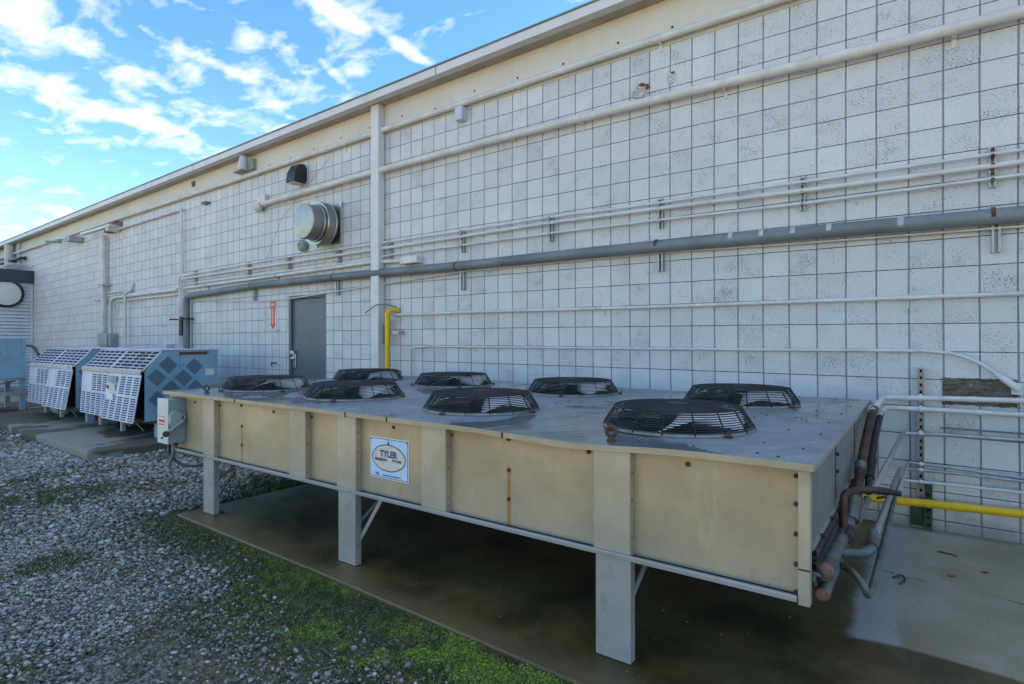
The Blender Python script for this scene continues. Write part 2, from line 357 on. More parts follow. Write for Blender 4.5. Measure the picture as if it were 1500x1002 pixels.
def galv(name, base, top=False, runs=False):
    k = NT(name)
    o = k.xyz(); z = o[2]
    c = k.mix(k.step(k.noise(1.7, 6, .65), .25, .75), tuple(v * .74 for v in base), tuple(v * 1.16 for v in base))
    if top:
        puddle = k.step(k.noise(1.25, 4, .55, dist=.5), .50, .54)
        c = k.mix(k.math('MULTIPLY', k.step(k.noise(5, 6, .7), .45, .7), .5), c, tuple(v * .55 for v in base))
        c = k.mix(k.math('MULTIPLY', k.step(k.noise(9, 6, .75), .60, .68), .6), c, (.52, .54, .55))
        c = k.mix(k.math('MULTIPLY', puddle, .5), c, tuple(v * .45 for v in base))
        rough = k.math('SUBTRACT', k.math('MULTIPLY_ADD', k.noise(14, 4), .3, .42), k.math('MULTIPLY', puddle, .38))
        nb = k.bump(k.noise(3.2, 3), .02, k_strength(.22))
        nb2 = k.bump(k.noise(150, 2), .001, .25, nb)
        return k.done(c, rough, .45, nb2, .5)
    # streaks, darker brown under the lip and grime spots near the bottom
    s1 = k.noise(3, 6, .7, stretch=(2.2, 2.2, .5))
    c = k.mix(k.math('MULTIPLY', k.step(s1, .5, .8), .22), c, tuple(v * .62 for v in base))
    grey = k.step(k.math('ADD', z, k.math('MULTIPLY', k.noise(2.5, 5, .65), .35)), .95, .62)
    c = k.mix(k.math('MULTIPLY', grey, .45), c, (.33, .31, .28))  # painted reflection: casing colour turns greyer towards the bottom
    wsh = k.noise(2.2, 6, .75, stretch=(3.5, 3.5, .6))
    c = k.mix(k.math('MULTIPLY', k.step(wsh, .56, .7), .28), c, (.52, .48, .40))
    fine_ = k.noise(60, 5, .8)
    c = k.mix(k.math('MULTIPLY', k.step(fine_, .58, .75), .35), c, tuple(v * .5 for v in base))
    smud = k.math('MULTIPLY', k.step(k.noise(5.5, 7, .8), .58, .72), k.step(k.noise(1.3, 2), .45, .6))
    c = k.mix(k.math('MULTIPLY', smud, .45), c, (.15, .135, .11))
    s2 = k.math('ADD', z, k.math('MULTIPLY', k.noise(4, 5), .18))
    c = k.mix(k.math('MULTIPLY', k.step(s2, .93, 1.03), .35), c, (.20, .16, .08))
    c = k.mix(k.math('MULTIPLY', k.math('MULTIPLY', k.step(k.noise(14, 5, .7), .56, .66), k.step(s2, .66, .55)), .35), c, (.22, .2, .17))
    if runs:
        x = o[0]; wob = k.math('MULTIPLY', k.math('SUBTRACT', k.noise(30, 4, .7), .5), .012)
        tot = None
        for cx_ in (-2.492, .047):
            dx = k.math('ABSOLUTE', k.math('ADD', k.math('SUBTRACT', x, cx_), wob))
            q = k.step(dx, .019, .006)
            tot = q if tot is None else k.math('MAXIMUM', tot, q)
        zr = k.math('MULTIPLY', k.step(z, .762, .742), k.math('MULTIPLY_ADD', k.noise(22, 4, .7), .8, .5), clamp=True)
        tot = k.math('MULTIPLY', tot, k.math('MINIMUM', zr, 1.0))
        c = k.mix(k.math('MULTIPLY', tot, .9), c, k.mix(k.noise(45, 4), (.22, .085, .012), (.44, .21, .025)))
    nb = k.bump(k.voro(230), .0012, .35)
    nb = k.bump(k.noise(2.1, 2), .05, .35, nb)
    return k.done(c, k.math('MULTIPLY_ADD', k.noise(9, 4), .2, .38), .25, nb, .5)
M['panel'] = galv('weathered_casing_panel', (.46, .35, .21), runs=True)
M['post'] = galv('weathered_casing_post', (.47, .395, .285))
M['leg'] = galv('galvanised_leg', (.40, .40, .40))
M['endpanel'] = mk('grey_end_panel', (.20, .20, .19), .5, .3, var=.12, scale=3, dirt=(.12, .11, .1), dirt_amt=.5)
M['shroudmetal'] = mk('dark_shroud', (.05, .05, .05), .6, .2)
M['rimmetal'] = mk('dull_rim', (.24, .23, .21), .5, .4, var=.2, scale=9, dirt=(.16, .08, .04), dirt_amt=.6)
M['lid'] = galv('wet_galvanised_lid', (.25, .30, .34), True)
M['blade'] = mk('fan_blade_aluminium', (.85, .86, .88), .45, .0, var=.12)
def rust_mat():
    k = NT('rust_run')
    c = k.mix(k.noise(40, 5), (.22, .09, .012), (.50, .27, .035))
    return k.done(c, .8)
M['rustrun'] = rust_mat()

# ------------------------------------------------------------------ mesh kit
class MB:
    def __init__(s): s.bm = bmesh.new(); s.mi = 0
    def face(s, vs):
        try: f = s.bm.faces.new(vs)
        except ValueError: return None
        f.material_index = s.mi; return f
    def poly(s, pts): return s.face([s.bm.verts.new(p) for p in pts])
    def box(s, x0, x1, y0, y1, z0, z1, mat=None):
        p = [(x0, y0, z0), (x1, y0, z0), (x1, y1, z0), (x0, y1, z0), (x0, y0, z1), (x1, y0, z1), (x1, y1, z1), (x0, y1, z1)]
        vs = [s.bm.verts.new(mat @ Vector(q) if mat else q) for q in p]
        for f in ((3, 2, 1, 0), (4, 5, 6, 7), (0, 1, 5, 4), (1, 2, 6, 5), (2, 3, 7, 6), (3, 0, 4, 7)): s.face([vs[i] for i in f])
        return s
    def prism(s, prof, axis, a, b):
        def P(u, v, t): return {'x': (t, u, v), 'y': (u, t, v), 'z': (u, v, t)}[axis]
        A = [s.bm.verts.new(P(u, v, a)) for u, v in prof]; B = [s.bm.verts.new(P(u, v, b)) for u, v in prof]
        n = len(prof); s.face(A[::-1]); s.face(B)
        for i in range(n): s.face([A[i], A[(i + 1) % n], B[(i + 1) % n], B[i]])
        return s
    def tube(s, pts, r, n=12, caps=True, rs=None):
        pts = [Vector(p) for p in pts]; N = len(pts)
        T = []
        for i in range(N):
            a = pts[max(i - 1, 0)]; b = pts[min(i + 1, N - 1)]
            if 0 < i < N - 1: t = (pts[i] - a).normalized() + (b - pts[i]).normalized()
            else: t = b - a
            T.append(t.normalized())
        up = Vector((0, 0, 1)) if abs(T[0].z) < .9 else Vector((0, 1, 0))
        u = T[0].cross(up).normalized(); rings = []
        for i in range(N):
            u = (u - T[i] * u.dot(T[i])).normalized(); v = T[i].cross(u)
            k = 1.0
            rr = rs[i] if rs else r
            rings.append([s.bm.verts.new(pts[i] + (u * math.cos(2 * PI * j / n) + v * math.sin(2 * PI * j / n)) * rr) for j in range(n)])
        for a, b in zip(rings, rings[1:]):
            for j in range(n): s.face([a[j], a[(j + 1) % n], b[(j + 1) % n], b[j]])
        if caps: s.face(rings[0][::-1]); s.face(rings[-1])
        return s
    def ring(s, c, R_, r, n=48, k=5, axis='z'):
        rings = []
        for i in range(n):
            a = 2 * PI * i / n; row = []
            for j in range(k):
                b = 2 * PI * j / k; q = R_ + r * math.cos(b); h = r * math.sin(b)
                p = {'z': (q * math.cos(a), q * math.sin(a), h), 'y': (q * math.cos(a), h, q * math.sin(a)), 'x': (h, q * math.cos(a), q * math.sin(a))}[axis]
                row.append(s.bm.verts.new(Vector(c) + Vector(p)))
            rings.append(row)
        for i in range(n):
            a, b = rings[i], rings[(i + 1) % n]
            for j in range(k): s.face([a[j], b[j], b[(j + 1) % k], a[(j + 1) % k]])
        return s
    def lathe(s, prof, c=(0, 0, 0), axis='z', n=40, mat=None, close=False):
        rings = []
        for r, h in prof:
            row = []
            for i in range(n):
                a = 2 * PI * i / n
                p = Vector({'z': (r * math.cos(a), r * math.sin(a), h), 'y': (r * math.cos(a), -h, r * math.sin(a)), 'x': (h, r * math.cos(a), r * math.sin(a))}[axis])
                if mat: p = mat @ p
                row.append(s.bm.verts.new(Vector(c) + p))
            rings.append(row)
        for a, b in zip(rings, rings[1:]):
            for j in range(n): s.face([a[j], a[(j + 1) % n], b[(j + 1) % n], b[j]])
        if prof[0][0] > 1e-4 and not close: s.face(rings[0][::-1])
        if prof[-1][0] > 1e-4 and not close: s.face(rings[-1])
        return s
    def bolt(s, c, axis='y', r=.008, h=.006):
        if axis == 'z': h = min(h, .003)
        return s.lathe([(r * 1.5, 0), (r * 1.5, h * .35), (r, h * .4), (r * .9, h), (.0001, h)], c, axis, 8)

def fillet(pts, rad, seg=6):
    pts = [Vector(p) for p in pts]; out = [pts[0]]
    for i in range(1, len(pts) - 1):
        a, b, c = pts[i - 1], pts[i], pts[i + 1]
        d1 = (a - b); d2 = (c - b); q = min(rad, d1.length * .48, d2.length * .48)
        p1 = b + d1.normalized() * q; p2 = b + d2.normalized() * q
        if d1.normalized().dot(d2.normalized()) < -.995: out.append(b); continue
        for k in range(seg + 1):
            t = k / seg; out.append(p1 * (1 - t) ** 2 + b * 2 * t * (1 - t) + p2 * t ** 2)
    out.append(pts[-1]); return out

def obj(name, mb, mat, parent=None, smooth=False, origin=None, bevel=0, **props):
    bm = mb.bm if isinstance(mb, MB) else mb
    bmesh.ops.remove_doubles(bm, verts=bm.verts, dist=1e-6)
    bmesh.ops.recalc_face_normals(bm, faces=bm.faces)
    off = Vector((0, 0, 0))
    pr = parent
    while pr is not None: off += pr.location; pr = pr.parent
    if origin is None and parent is None:
        xs = [v.co for v in bm.verts]
        origin = (sum(v.x for v in xs) / len(xs), sum(v.y for v in xs) / len(xs), min(v.z for v in xs))
    o0 = Vector(origin) if parent is None else off
    bmesh.ops.translate(bm, verts=bm.verts, vec=-o0)
    me = bpy.data.meshes.new(name); bm.to_mesh(me); bm.free()
    mats = mat if isinstance(mat, (list, tuple)) else [mat]
    for m in mats: me.materials.append(M[m])
    if smooth:
        for p in me.polygons: p.use_smooth = True
        try: me.set_sharp_from_angle(angle=R(35))
        except Exception: pass
    o = bpy.data.objects.new(name, me); C.objects.link(o)
    if parent is None: o.location = o0
    else: o.parent = parent
    if bevel:
        b = o.modifiers.new('bevel', 'BEVEL'); b.width = bevel; b.segments = 2; b.limit_method = 'ANGLE'; b.harden_normals = False
    for k_, v_ in props.items(): o[k_] = v_
    return o
def loose(o):
    """split a mesh into one object per connected piece (each screw, slot or slat is a part of its own)"""
    bm = bmesh.new(); bm.from_mesh(o.data); bm.verts.ensure_lookup_table(); seen = set(); parts = []
    for v in bm.verts:
        if v.index in seen: continue
        st = [v]; seen.add(v.index); cur = []
        while st:
            q = st.pop(); cur.append(q)
            for e in q.link_edges:
                w_ = e.other_vert(q)
                if w_.index not in seen: seen.add(w_.index); st.append(w_)
        parts.append(cur)
    out = []
    for cur in parts[1:]:
        mp_ = {q.index: i for i, q in enumerate(cur)}; fs = {f for q in cur for f in q.link_faces}
        fs = sorted(fs, key=lambda f: f.index)
        me = bpy.data.meshes.new(o.data.name.split('.')[0]); me.from_pydata([q.co[:] for q in cur], [], [[mp_[q.index] for q in f.verts] for f in fs])
        for mt in o.data.materials: me.materials.append(mt)
        for pf, f in zip(me.polygons, fs): pf.use_smooth = f.smooth; pf.material_index = f.material_index
        c = bpy.data.objects.new(o.name.split('.')[0], me); C.objects.link(c); c.parent = o.parent; c.location = o.location; out.append(c)
    keep = {q.index for q in parts[0]}
    bmesh.ops.delete(bm, geom=[v for v in bm.verts if v.index not in keep], context='VERTS'); bm.to_mesh(o.data); bm.free()
    return [o] + out
def thing(name, label, cat, loc, group=None):
    o = bpy.data.objects.new(name, None); o.empty_display_size = .1; C.objects.link(o); o.location = loc
    o['label'] = label; o['category'] = cat
    if group: o['group'] = group
    return o
def tag(o, label, cat, group=None):
    o['label'] = label; o['category'] = cat
    if group: o['group'] = group
    return o
def struct(o): o['kind'] = 'structure'; return o
def text_mesh(name, body, size, mat, parent, origin, xdir, ydir, extr=.0008, align='CENTER', bold=0, sx=1.0):
    cu = bpy.data.curves.new(name, 'FONT'); cu.body = body; cu.size = size; cu.extrude = extr; cu.align_x = align; cu.align_y = 'CENTER'; cu.offset = bold
    to = bpy.data.objects.new(name, cu); C.objects.link(to)
    dg = bpy.context.evaluated_depsgraph_get(); me = bpy.data.meshes.new_from_object(to.evaluated_get(dg))
    bpy.data.objects.remove(to)
    X = Vector(xdir).normalized(); Y = Vector(ydir).normalized(); Z = X.cross(Y)
    mtx = Matrix((X, Y, Z)).transposed().to_4x4()
    off = Vector((0, 0, 0)); pr = parent
    while pr is not None: off += pr.location; pr = pr.parent
    for v in me.vertices:
        v.co = mtx @ Vector((v.co.x * sx, v.co.y, v.co.z)) + Vector(origin) - off
    me.materials.clear(); me.materials.append(M[mat]); me.name = name
    o = bpy.data.objects.new(name, me); C.objects.link(o); o.parent = parent
    return o

# ------------------------------------------------------------------ ground
m = MB(); n_ = 24
xs = [-400, -60, -25] + [-14 + i * .8 for i in range(24)] + [12, 40, 400]
ys = [-400, -60, -20, -12, -9, -7] + [-6 + i * .5 for i in range(13)] + [40, 400]
gv = [[m.bm.verts.new((x, y, -.040 + (.006 * math.sin(x * 2.1 + y) * math.cos(y * 2.7) if -14 < x < 5 and -6 < y < .1 else 0))) for y in ys] for x in xs]
for i in range(len(xs) - 1):
    for j in range(len(ys) - 1): m.face([gv[i][j], gv[i + 1][j], gv[i + 1][j + 1], gv[i][j + 1]])
struct(obj('ground', m, 'ground', smooth=True, origin=(0, 0, 0)))
# slab under the big condenser
m = MB(); m.prism([(-3.12, -3.105), (-1.2, -3.13), (.6, -3.19), (2.2, -3.27), (8.5, -3.5), (8.5, -.002), (-3.16, -.002)], 'z', -.12, 0)
o = struct(obj('concrete_slab', m, 'wetslab', origin=(0, 0, 0), bevel=.008))
m = MB(); m.prism([(-12.2, -2.62), (-9, -2.68), (-6.26, -2.74), (-6.24, -.3), (-12.25, -.3)], 'z', -.12, .075)
struct(obj('concrete_slab', m, 'slab', origin=(0, 0, 0), bevel=.012))
m = MB(); m.box(-19.3, -12.75, -3.6, -.3, -.12, .06)
struct(obj('concrete_slab', m, 'slab', origin=(0, 0, 0), bevel=.012))

# ------------------------------------------------------------------ the long building
def rz(x): return 4.607 + .0102 * x          # eave height, falling slightly to the left
X0, X1 = -42., 9.
bld = thing('long_building', 'long white painted block building with overhanging eave, pipes and grey door', 'building', (-6, 3, 0))
DX0, DX1, DZ = -6.44, -5.47, 2.105
m = MB()
def wq(xa, xb, za, zb, zb2=None):
    m.poly([(xa, 0, za), (xb, 0, za), (xb, 0, zb2 or zb), (xa, 0, zb)])
BZ = lambda x: rz(x) - .35
wq(X0, DX0, -.2, BZ(X0), BZ(DX0)); wq(DX0, DX1, DZ, BZ(DX0), BZ(DX1)); wq(DX1, X1, -.2, BZ(DX1), BZ(X1))
# reveals, sides and back
m.poly([(DX0, 0, -.2), (DX0, .12, -.2), (DX0, .12, DZ), (DX0, 0, DZ)]); m.poly([(DX1, 0, -.2), (DX1, 0, DZ), (DX1, .12, DZ), (DX1, .12, -.2)])
m.poly([(DX0, 0, DZ), (DX0, .12, DZ), (DX1, .12, DZ), (DX1, 0, DZ)])
m.poly([(X1, 0, -.2), (X1, 14, -.2), (X1, 14, BZ(X1)), (X1, 0, BZ(X1))]); m.poly([(X0, 0, -.2), (X0, 0, BZ(X0)), (X0, 14, BZ(X0)), (X0, 14, -.2)])
m.poly([(X0, 14, -.2), (X0, 14, BZ(X0)), (X1, 14, BZ(X1)), (X1, 14, -.2)])
obj('wall', m, 'wall', bld)
m = MB()          # bond beam, a touch proud of the blocks
v = [[m.bm.verts.new((x, y, z)) for x, y, z in ((xx, 14, BZ(xx)), (xx, -.012, BZ(xx)), (xx, -.012, rz(xx)), (xx, 14, rz(xx)))] for xx in (X0, X1)]
for i in range(4): m.face([v[0][i], v[1][i], v[1][(i + 1) % 4], v[0][(i + 1) % 4]])
m.face(v[0]); m.face(v[1][::-1])
obj('bond_beam', m, 'board', bld)
def run(prof, mat, name, parent=bld, xa=X0 - .3, xb=X1 + .3, seg=1):
    m = MB(); rows = []
    for i in range(seg + 1):
        x = xa + (xb - xa) * i / seg
        rows.append([m.bm.verts.new((x, y, rz(x) + z)) for y, z in prof])
    for a, b in zip(rows, rows[1:]):
        for j in range(len(prof)): m.face([a[j], b[j], b[(j + 1) % len(prof)], a[(j + 1) % len(prof)]])
    m.face(rows[0]); m.face(rows[-1][::-1]); return obj(name, m, mat, parent)
run([(-.145, .003), (14.2, .003), (14.2, .05), (-.145, .05)], 'soffit', 'soffit')
run([(-.250, -.004), (-.148, -.004), (-.148, .092), (-.250, .092)], 'fascia', 'fascia')
run([(-.262, .094), (14.3, .094), (14.3, .112), (-.262, .112), (-.262, .10)], 'bigpipe', 'roof_edge')
run([(-.2, .112), (14.2, .112), (14.2, .13), (-.2, .13)], 'fascia', 'roof')
# fascia joints: thin cover strips
m = MB()
for x in (-30, -24, -18, -9.1, -3.0, 3.1):
    z = rz(x); m.box(x - .004, x + .004, -.2525, -.2502, z - .003, z + .091)
loose(obj('fascia_joint', m, 'darkmetal', bld))
# bolts in the bond beam
m = MB(); random.seed(3)
for i in range(40):
    x = -20 + i * .62 + random.uniform(-.06, .06)
    m.bolt((x, -.012, BZ(x) + .10 + random.uniform(-.03, .03)), 'y', .009, .004)
loose(obj('anchor_bolt', m, 'darkmetal', bld))
# door
dr = MB(); dr.box(DX0 + .055, DX1 - .045, .045, .09, .02, DZ - .05)
d = obj('door', dr, 'door', bld, bevel=.003)
m = MB(); m.box(DX0, DX0 + .05, .005, .11, -.05, DZ - .001); m.box(DX1 - .04, DX1, .005, .11, -.05, DZ - .001); m.box(DX0 + .05, DX1 - .04, .005, .11, DZ - .045, DZ - .001)
loose(obj('door_frame', m, 'door', bld))
m = MB(); m.box(DX0 + .07, DX0 + .15, .02, .043, .97, 1.20); m.lathe([(.03, 0), (.035, .02), (.02, .045), (.0001, .05)], (DX0 + .11, .02, 1.12), 'y', 16); m.prism([(DX0 + .06, 1.19), (DX0 + .16, 1.19), (DX0 + .15, 1.235), (DX0 + .11, 1.25), (DX0 + .07, 1.235)], 'y', -.02, .03)
obj('door_handle', m, 'steel', d, bevel=.004)
for z in (1.78, 1.05, .3):
    m = MB(); m.tube([(DX1 - .052, .035, z - .06), (DX1 - .052, .035, z + .06)], .010, 8)
    obj('hinge', m, 'steel', d)
m = MB(); m.box(DX0 + .05, DX1 - .04, -.03, .10, -.01, .018); obj('threshold', m, 'strut', bld)
# exposed damage high on the wall, bricked patch low right
def blob(cx, cz, rx, rz_, n=22, jit=.25, seed=1, y=-.004):
    rn = random.Random(seed); m = MB()
    pts = []
    for i in range(n):
        a = 2 * PI * i / n; q = 1 + rn.uniform(-jit, jit)
        pts.append((cx + rx * q * math.cos(a), y, cz + rz_ * q * math.sin(a)))
    m.poly(pts); return m
obj('exposed_brick_patch', blob(-.48, 3.84, .075, .045, seed=4), 'brick', bld)
m = blob(-.51, 3.80, .075, .06, seed=9, y=-.008); m.ring((-.51, -.012, 3.80), .048, .010, 24, 6, 'y'); m.ring((-.56, -.012, 3.80), .03, .008, 18, 6, 'y')
obj('broken_pipe_collar', m, 'mortar', bld)
obj('chipped_patch', blob(-.20, 3.86, .05, .065, seed=12, jit=.35), 'mortar', bld)
m = blob(-.185, 3.905, .022, .012, n=9, seed=3, y=-.007); m.mi = 0; obj('exposed_brick_chip', m, 'brick', bld)
m = blob(-1.02, 4.235, .13, .018, n=16, seed=21, jit=.5, y=-.016); obj('chipped_edge', m, 'wood', bld)
def woodpatch():
    k = NT('grey_brown_plank_patch')
    f = k.noise(14, 7, .8, stretch=(.8, 1, 2.6), dist=.8); c = k.mix(k.step(f, .32, .68), (.045, .034, .026), (.20, .155, .12))
    c = k.mix(k.math('MULTIPLY', k.step(k.noise(60, 3), .6, .7), .4), c, (.4, .38, .34))
    return k.done(c, .9, 0, k.bump(f, .01, .8))
M['plank'] = woodpatch()
m = MB(); rp = random.Random(6); pt = []
for i in range(24): pt.append((1.833 + i * .01792, 1.12 + rp.uniform(-.004, .003)))
for i in range(24): pt.append((2.245 - i * .01792, .925 + rp.uniform(-.004, .006)))
m.prism(pt, 'y', -.007, .01)
obj('rough_patch', m, 'plank', bld)

# ------------------------------------------------------------------ annex at the far left
ax = thing('white_annex', 'low white clapboard annex with charcoal fascia at far left of the long building', 'building', (-22, -2, 0))
m = MB(); m.box(-27, -19.42, -5.5, -.01, -.1, 3.05)
for i in range(30):
    z = .1 + i * .0985
    m.prism([(-19.418, z), (-19.405, z), (-19.416, z + .096), (-19.418, z + .096)], 'y', -5.5, -.02) if False else m.poly([(-19.385, -5.5, z), (-19.385, -.02, z), (-19.416, -.02, z + .0985), (-19.416, -5.5, z + .0985)])
    m.poly([(-19.385, -5.5, z), (-19.418, -5.5, z), (-19.418, -.02, z), (-19.385, -.02, z)])
obj('wall', m, 'siding', ax)
for i in range(30):  # thin dark strips: painted shadow line under each siding board
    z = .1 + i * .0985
    m = MB(); m.box(-19.3848, -19.383, -5.5, -.07, z - .006, z + .006); obj('board_shadow', m, 'bigpipe', ax)
m = MB(); m.box(-27.2, -19.30, -5.7, -.01, 3.08, 3.45); obj('roof_fascia', m, 'darkfascia', ax)
m = MB(); m.box(-27.1, -19.36, -5.6, -.012, 3.03, 3.077); obj('trim_board', m, 'siding', ax)
m = MB(); m.box(-19.43, -19.385, -.06, -.012, 0, 3.028); obj('corner_board', m, 'siding', ax)
m = MB(); m.lathe([(.36, 0), (.40, .03), (.40, .09), (.345, .11), (.335, .06)], (-19.40, -.62, 2.76), 'x', 40, close=True); o = obj('rim', m, 'darkmetal', None, smooth=True)
fx = thing('round_vent', 'round pale vent disc with dark rim on the white annex wall', 'vent', (-19.4, -.62, 2.36))
o.parent = fx; o.location = Vector(o.location) - fx.location
m = MB(); m.lathe([(.337, .0), (.335, .07), (.2, .085), (.0001, .09)], (-19.40, -.62, 2.76), 'x', 40); obj('disc', m, 'label', fx, smooth=True)
# things above the annex roof
m = MB(); m.lathe([(.12, 3.46), (.12, 4.40), (.135, 4.42), (.0001, 4.46)], (-21.2, -.14, 0), 'z', 20)
tag(obj('vent_pipe', m, 'conduit', smooth=True), 'tall white round pipe rising behind the annex roof to the eave', 'pipe')
m = MB(); m.tube([(-20.55, -.06, 3.5), (-20.55, -.06, 4.42)], .03, 8)
tag(obj('thin_riser', m, 'conduit'), 'thin white riser close beside the tall round pipe above the annex', 'pipe')
m = MB(); m.box(-22.4, -19.9, -.20, -.06, 3.86, 3.90)
for x in (-22.2, -21.3, -20.1): m.box(x, x + .05, -.058, -.0, 3.84, 3.94)
tag(obj('shelf_arm', m, 'darkmetal'), 'thin dark horizontal bar bracketed to the wall above the annex', 'bracket')
lad = thing('roof_rack', 'short run of white slats lying on the annex roof edge', 'rack', (-19.8, -.4, 3.46))
for i in range(7):
    m = MB(); x = -20.6 + i * .17; m.box(x, x + .05, -.55, -.05, 3.50 + i * .02, 3.53 + i * .02); obj('slat', m, 'conduit', lad)
m = MB(); m.box(-20.7, -19.5, -.60, -.56, 3.455, 3.50); obj('rail', m, 'conduit', lad)

# ------------------------------------------------------------------ pipes on the wall
def clamp_mb(p, d, r, wdt=.02):
    m = MB(); d = Vector(d).normalized(); p = Vector(p)
    m.tube([p - d * wdt, p - d * wdt * .99, p + d * wdt * .99, p + d * wdt], r, 14); return m
def pipe(name, label, pts, r, mat='conduit', cat='pipe', group=None, rad=.12, couplings=(), clamps=(), n=14, cmat=None, seg=6):
    p = fillet(pts, rad, seg) if rad else pts
    m = MB(); m.tube(p, r, n)
    P = [Vector(q) for q in pts]
    t = thing(name, label, cat, tuple(P[0]), group)
    obj('tube', m, mat, t, smooth=True)
    def at(x):
        for a, b in zip(P, P[1:]):
            if min(a.x, b.x) <= x <= max(a.x, b.x) and abs(b.x - a.x) > 1e-4:
                f = (x - a.x) / (b.x - a.x); return a + (b - a) * f, (b - a)
        return P[-1], P[-1] - P[-2]
    for x in couplings:
        c, d = at(x); obj('coupling', clamp_mb(c, d, r * 1.13, r * 1.3), mat, t, smooth=True)
    for x in clamps:
        c, d = at(x); mm = clamp_mb(c, d, r * 1.09, .012)
        mm.box(c.x - .015, c.x + .015, -.007, -.001, c.z - r * 1.3 - .055, c.z + r + .01); mm.box(c.x - .015, c.x + .015, c.y + .3 * r, -.007, c.z - r * 1.09 - .003, c.z - r * 1.0)
        obj('pipe_strap', mm, cmat or mat, t)
    return t
Y1 = -.06
pipe('eave_pipe', 'long white pipe running just below the eave along the whole wall',
     [(-41, -.055, 3.87), (-21, -.055, 4.11), (-13.5, -.055, 4.165), (-7.8, -.055, 4.19), (-4.35, -.055, 4.222), (-2.5, -.055, 4.235), (-.75, -.055, 4.24), (2.0, -.055, 4.235), (8.8, -.055, 4.22)], .036, rad=0,
     couplings=(-16.2, -10.1, -5.4, -1.9, .85), clamps=(-12, -8.0, -5.8, -5.0, -2.9, -.3, 2.6))
pipe('upper_pipe', 'white pipe below the eave pipe, ending in an open metal elbow left of the post',
     [(-7.10, -.075, 3.64), (-4.3, -.075, 3.685), (-2.5, -.075, 3.69), (-.06, -.075, 3.66), (1.5, -.075, 3.615), (8.8, -.075, 3.55)], .042, rad=0,
     couplings=(-3.3, 1.0), clamps=(-5.9, -2.0, -1.13, .30, 1.9), n=18)
m = MB(); m.lathe([(.05, 0), (.058, .05), (.07, .09), (.085, .13)], (0, 0, 0), 'x', 16, mat=Matrix.Rotation(R(180), 4, 'Z') @ Matrix.Rotation(R(20), 4, 'Y'), close=True)
bmesh.ops.translate(m.bm, verts=m.bm.verts, vec=(-7.08, -.08, 3.635)); m.box(-7.22, -7.0, -.075, -.002, 3.60, 3.80)
tag(obj('metal_elbow', m, 'conduit'), 'crumpled flared sheet metal end at the left end of the upper pipe', 'pipe end')
# three conduits on struts
pipe('conduit', 'topmost of the three thin white conduits on struts across the wall',
     [(-10.06, Y1, 1.30), (-10.06, Y1, 2.655), (-6.75, Y1, 2.715), (-4.35, Y1, 2.71), (-1.51, Y1, 2.71), (-.29, Y1, 2.690), (.92, Y1, 2.685), (2.11, Y1, 2.68), (8.5, Y1, 2.68)], .013, group='strut mounted conduits', rad=.13, couplings=(-8.4, -3.4, 1.7))
pipe('conduit', 'middle and thickest of the three white conduits on struts across the wall',
     [(-9.98, Y1 - .005, 1.30), (-9.98, Y1 - .005, 2.60), (-4.35, Y1 - .005, 2.632), (-2.76, Y1 - .005, 2.640), (-1.51, Y1 - .005, 2.65), (-.29, Y1 - .005, 2.635), (.92, Y1 - .005, 2.61), (2.11, Y1 - .005, 2.598), (8.5, Y1 - .005, 2.59)], .0195, group='strut mounted conduits', rad=.16, couplings=(-7.9, -5.9, -.9))
pipe('conduit', 'lowest of the three thin white conduits on struts across the wall',
     [(-9.91, Y1, 1.30), (-9.91, Y1, 2.485), (-4.35, Y1, 2.50), (-4.08, Y1, 2.535), (-1.51, Y1, 2.54), (-.29, Y1, 2.528), (.92, Y1, 2.507), (2.11, Y1, 2.512), (8.5, Y1, 2.51)], .013, group='strut mounted conduits', rad=.12, couplings=(-8.6, -2.2))
pipe('conduit', 'thick white conduit below the strut conduits, ending in a junction box right of the post',
     [(-9.85, -.05, 2.418), (-6.75, -.05, 2.445), (-4.35, -.05, 2.47), (-3.76, -.05, 2.435)], .027, rad=0, couplings=(-8.9, -7.0), clamps=(-9.0, -6.7), cmat='bigpipe')
m = MB(); m.box(-3.77, -3.46, -.115, -.003, 2.385, 2.475)
tag(obj('junction_box', m, 'conduit', bevel=.004), 'small white rectangular junction box right of the post below the conduits', 'junction box')
# big grey pipe
t = pipe('insulated_pipe', 'thick weathered grey insulated pipe crossing the whole wall and turning down at left',
     [(-9.69, -.085, .35), (-9.69, -.085, 2.245), (-7.36, -.085, 2.315), (-5.17, -.085, 2.315), (-4.08, -.085, 2.302), (-2.81, -.085, 2.285), (-1.21, -.085, 2.283), (.92, -.085, 2.262), (2.27, -.085, 2.24), (8.6, -.085, 2.2)], .056, 'bigpipe', rad=.10, n=20)
for x, mt in ((-7.36, 'rust'), (-5.17, 'rust'), (-2.81, 'rust'), (-.31, 'rust'), (2.11, 'rust')):
    z = 2.285 + (-.035 if x > 1 else 0) + (.03 if x < -5 else 0)
    obj('pipe_clamp', clamp_mb((x, -.085, z), (1, 0, -.01), .0585, .012), mt, t)
for x in (.37, .62, .86, 1.12, 1.585):
    z = 2.268 - (x - .9) * .02; obj('tape_wrap', clamp_mb((x, -.085, z), (1, 0, -.015), .0575, .018), 'tape', t)
pipe('thin_conduit', 'very thin white conduit hanging below the thick grey pipe, sagging left of the post',
     [(-9.62, -.035, .9), (-9.62, -.035, 2.165), (-7.25, -.04, 2.055), (-6.4, -.045, 2.055), (-4.35, -.05, 2.15), (-2.76, -.045, 2.225), (-.29, -.045, 2.222), (.92, -.045, 2.188), (2.27, -.045, 2.165), (8.5, -.045, 2.15)], .0085, rad=.03, couplings=(-1.5, -3.3))
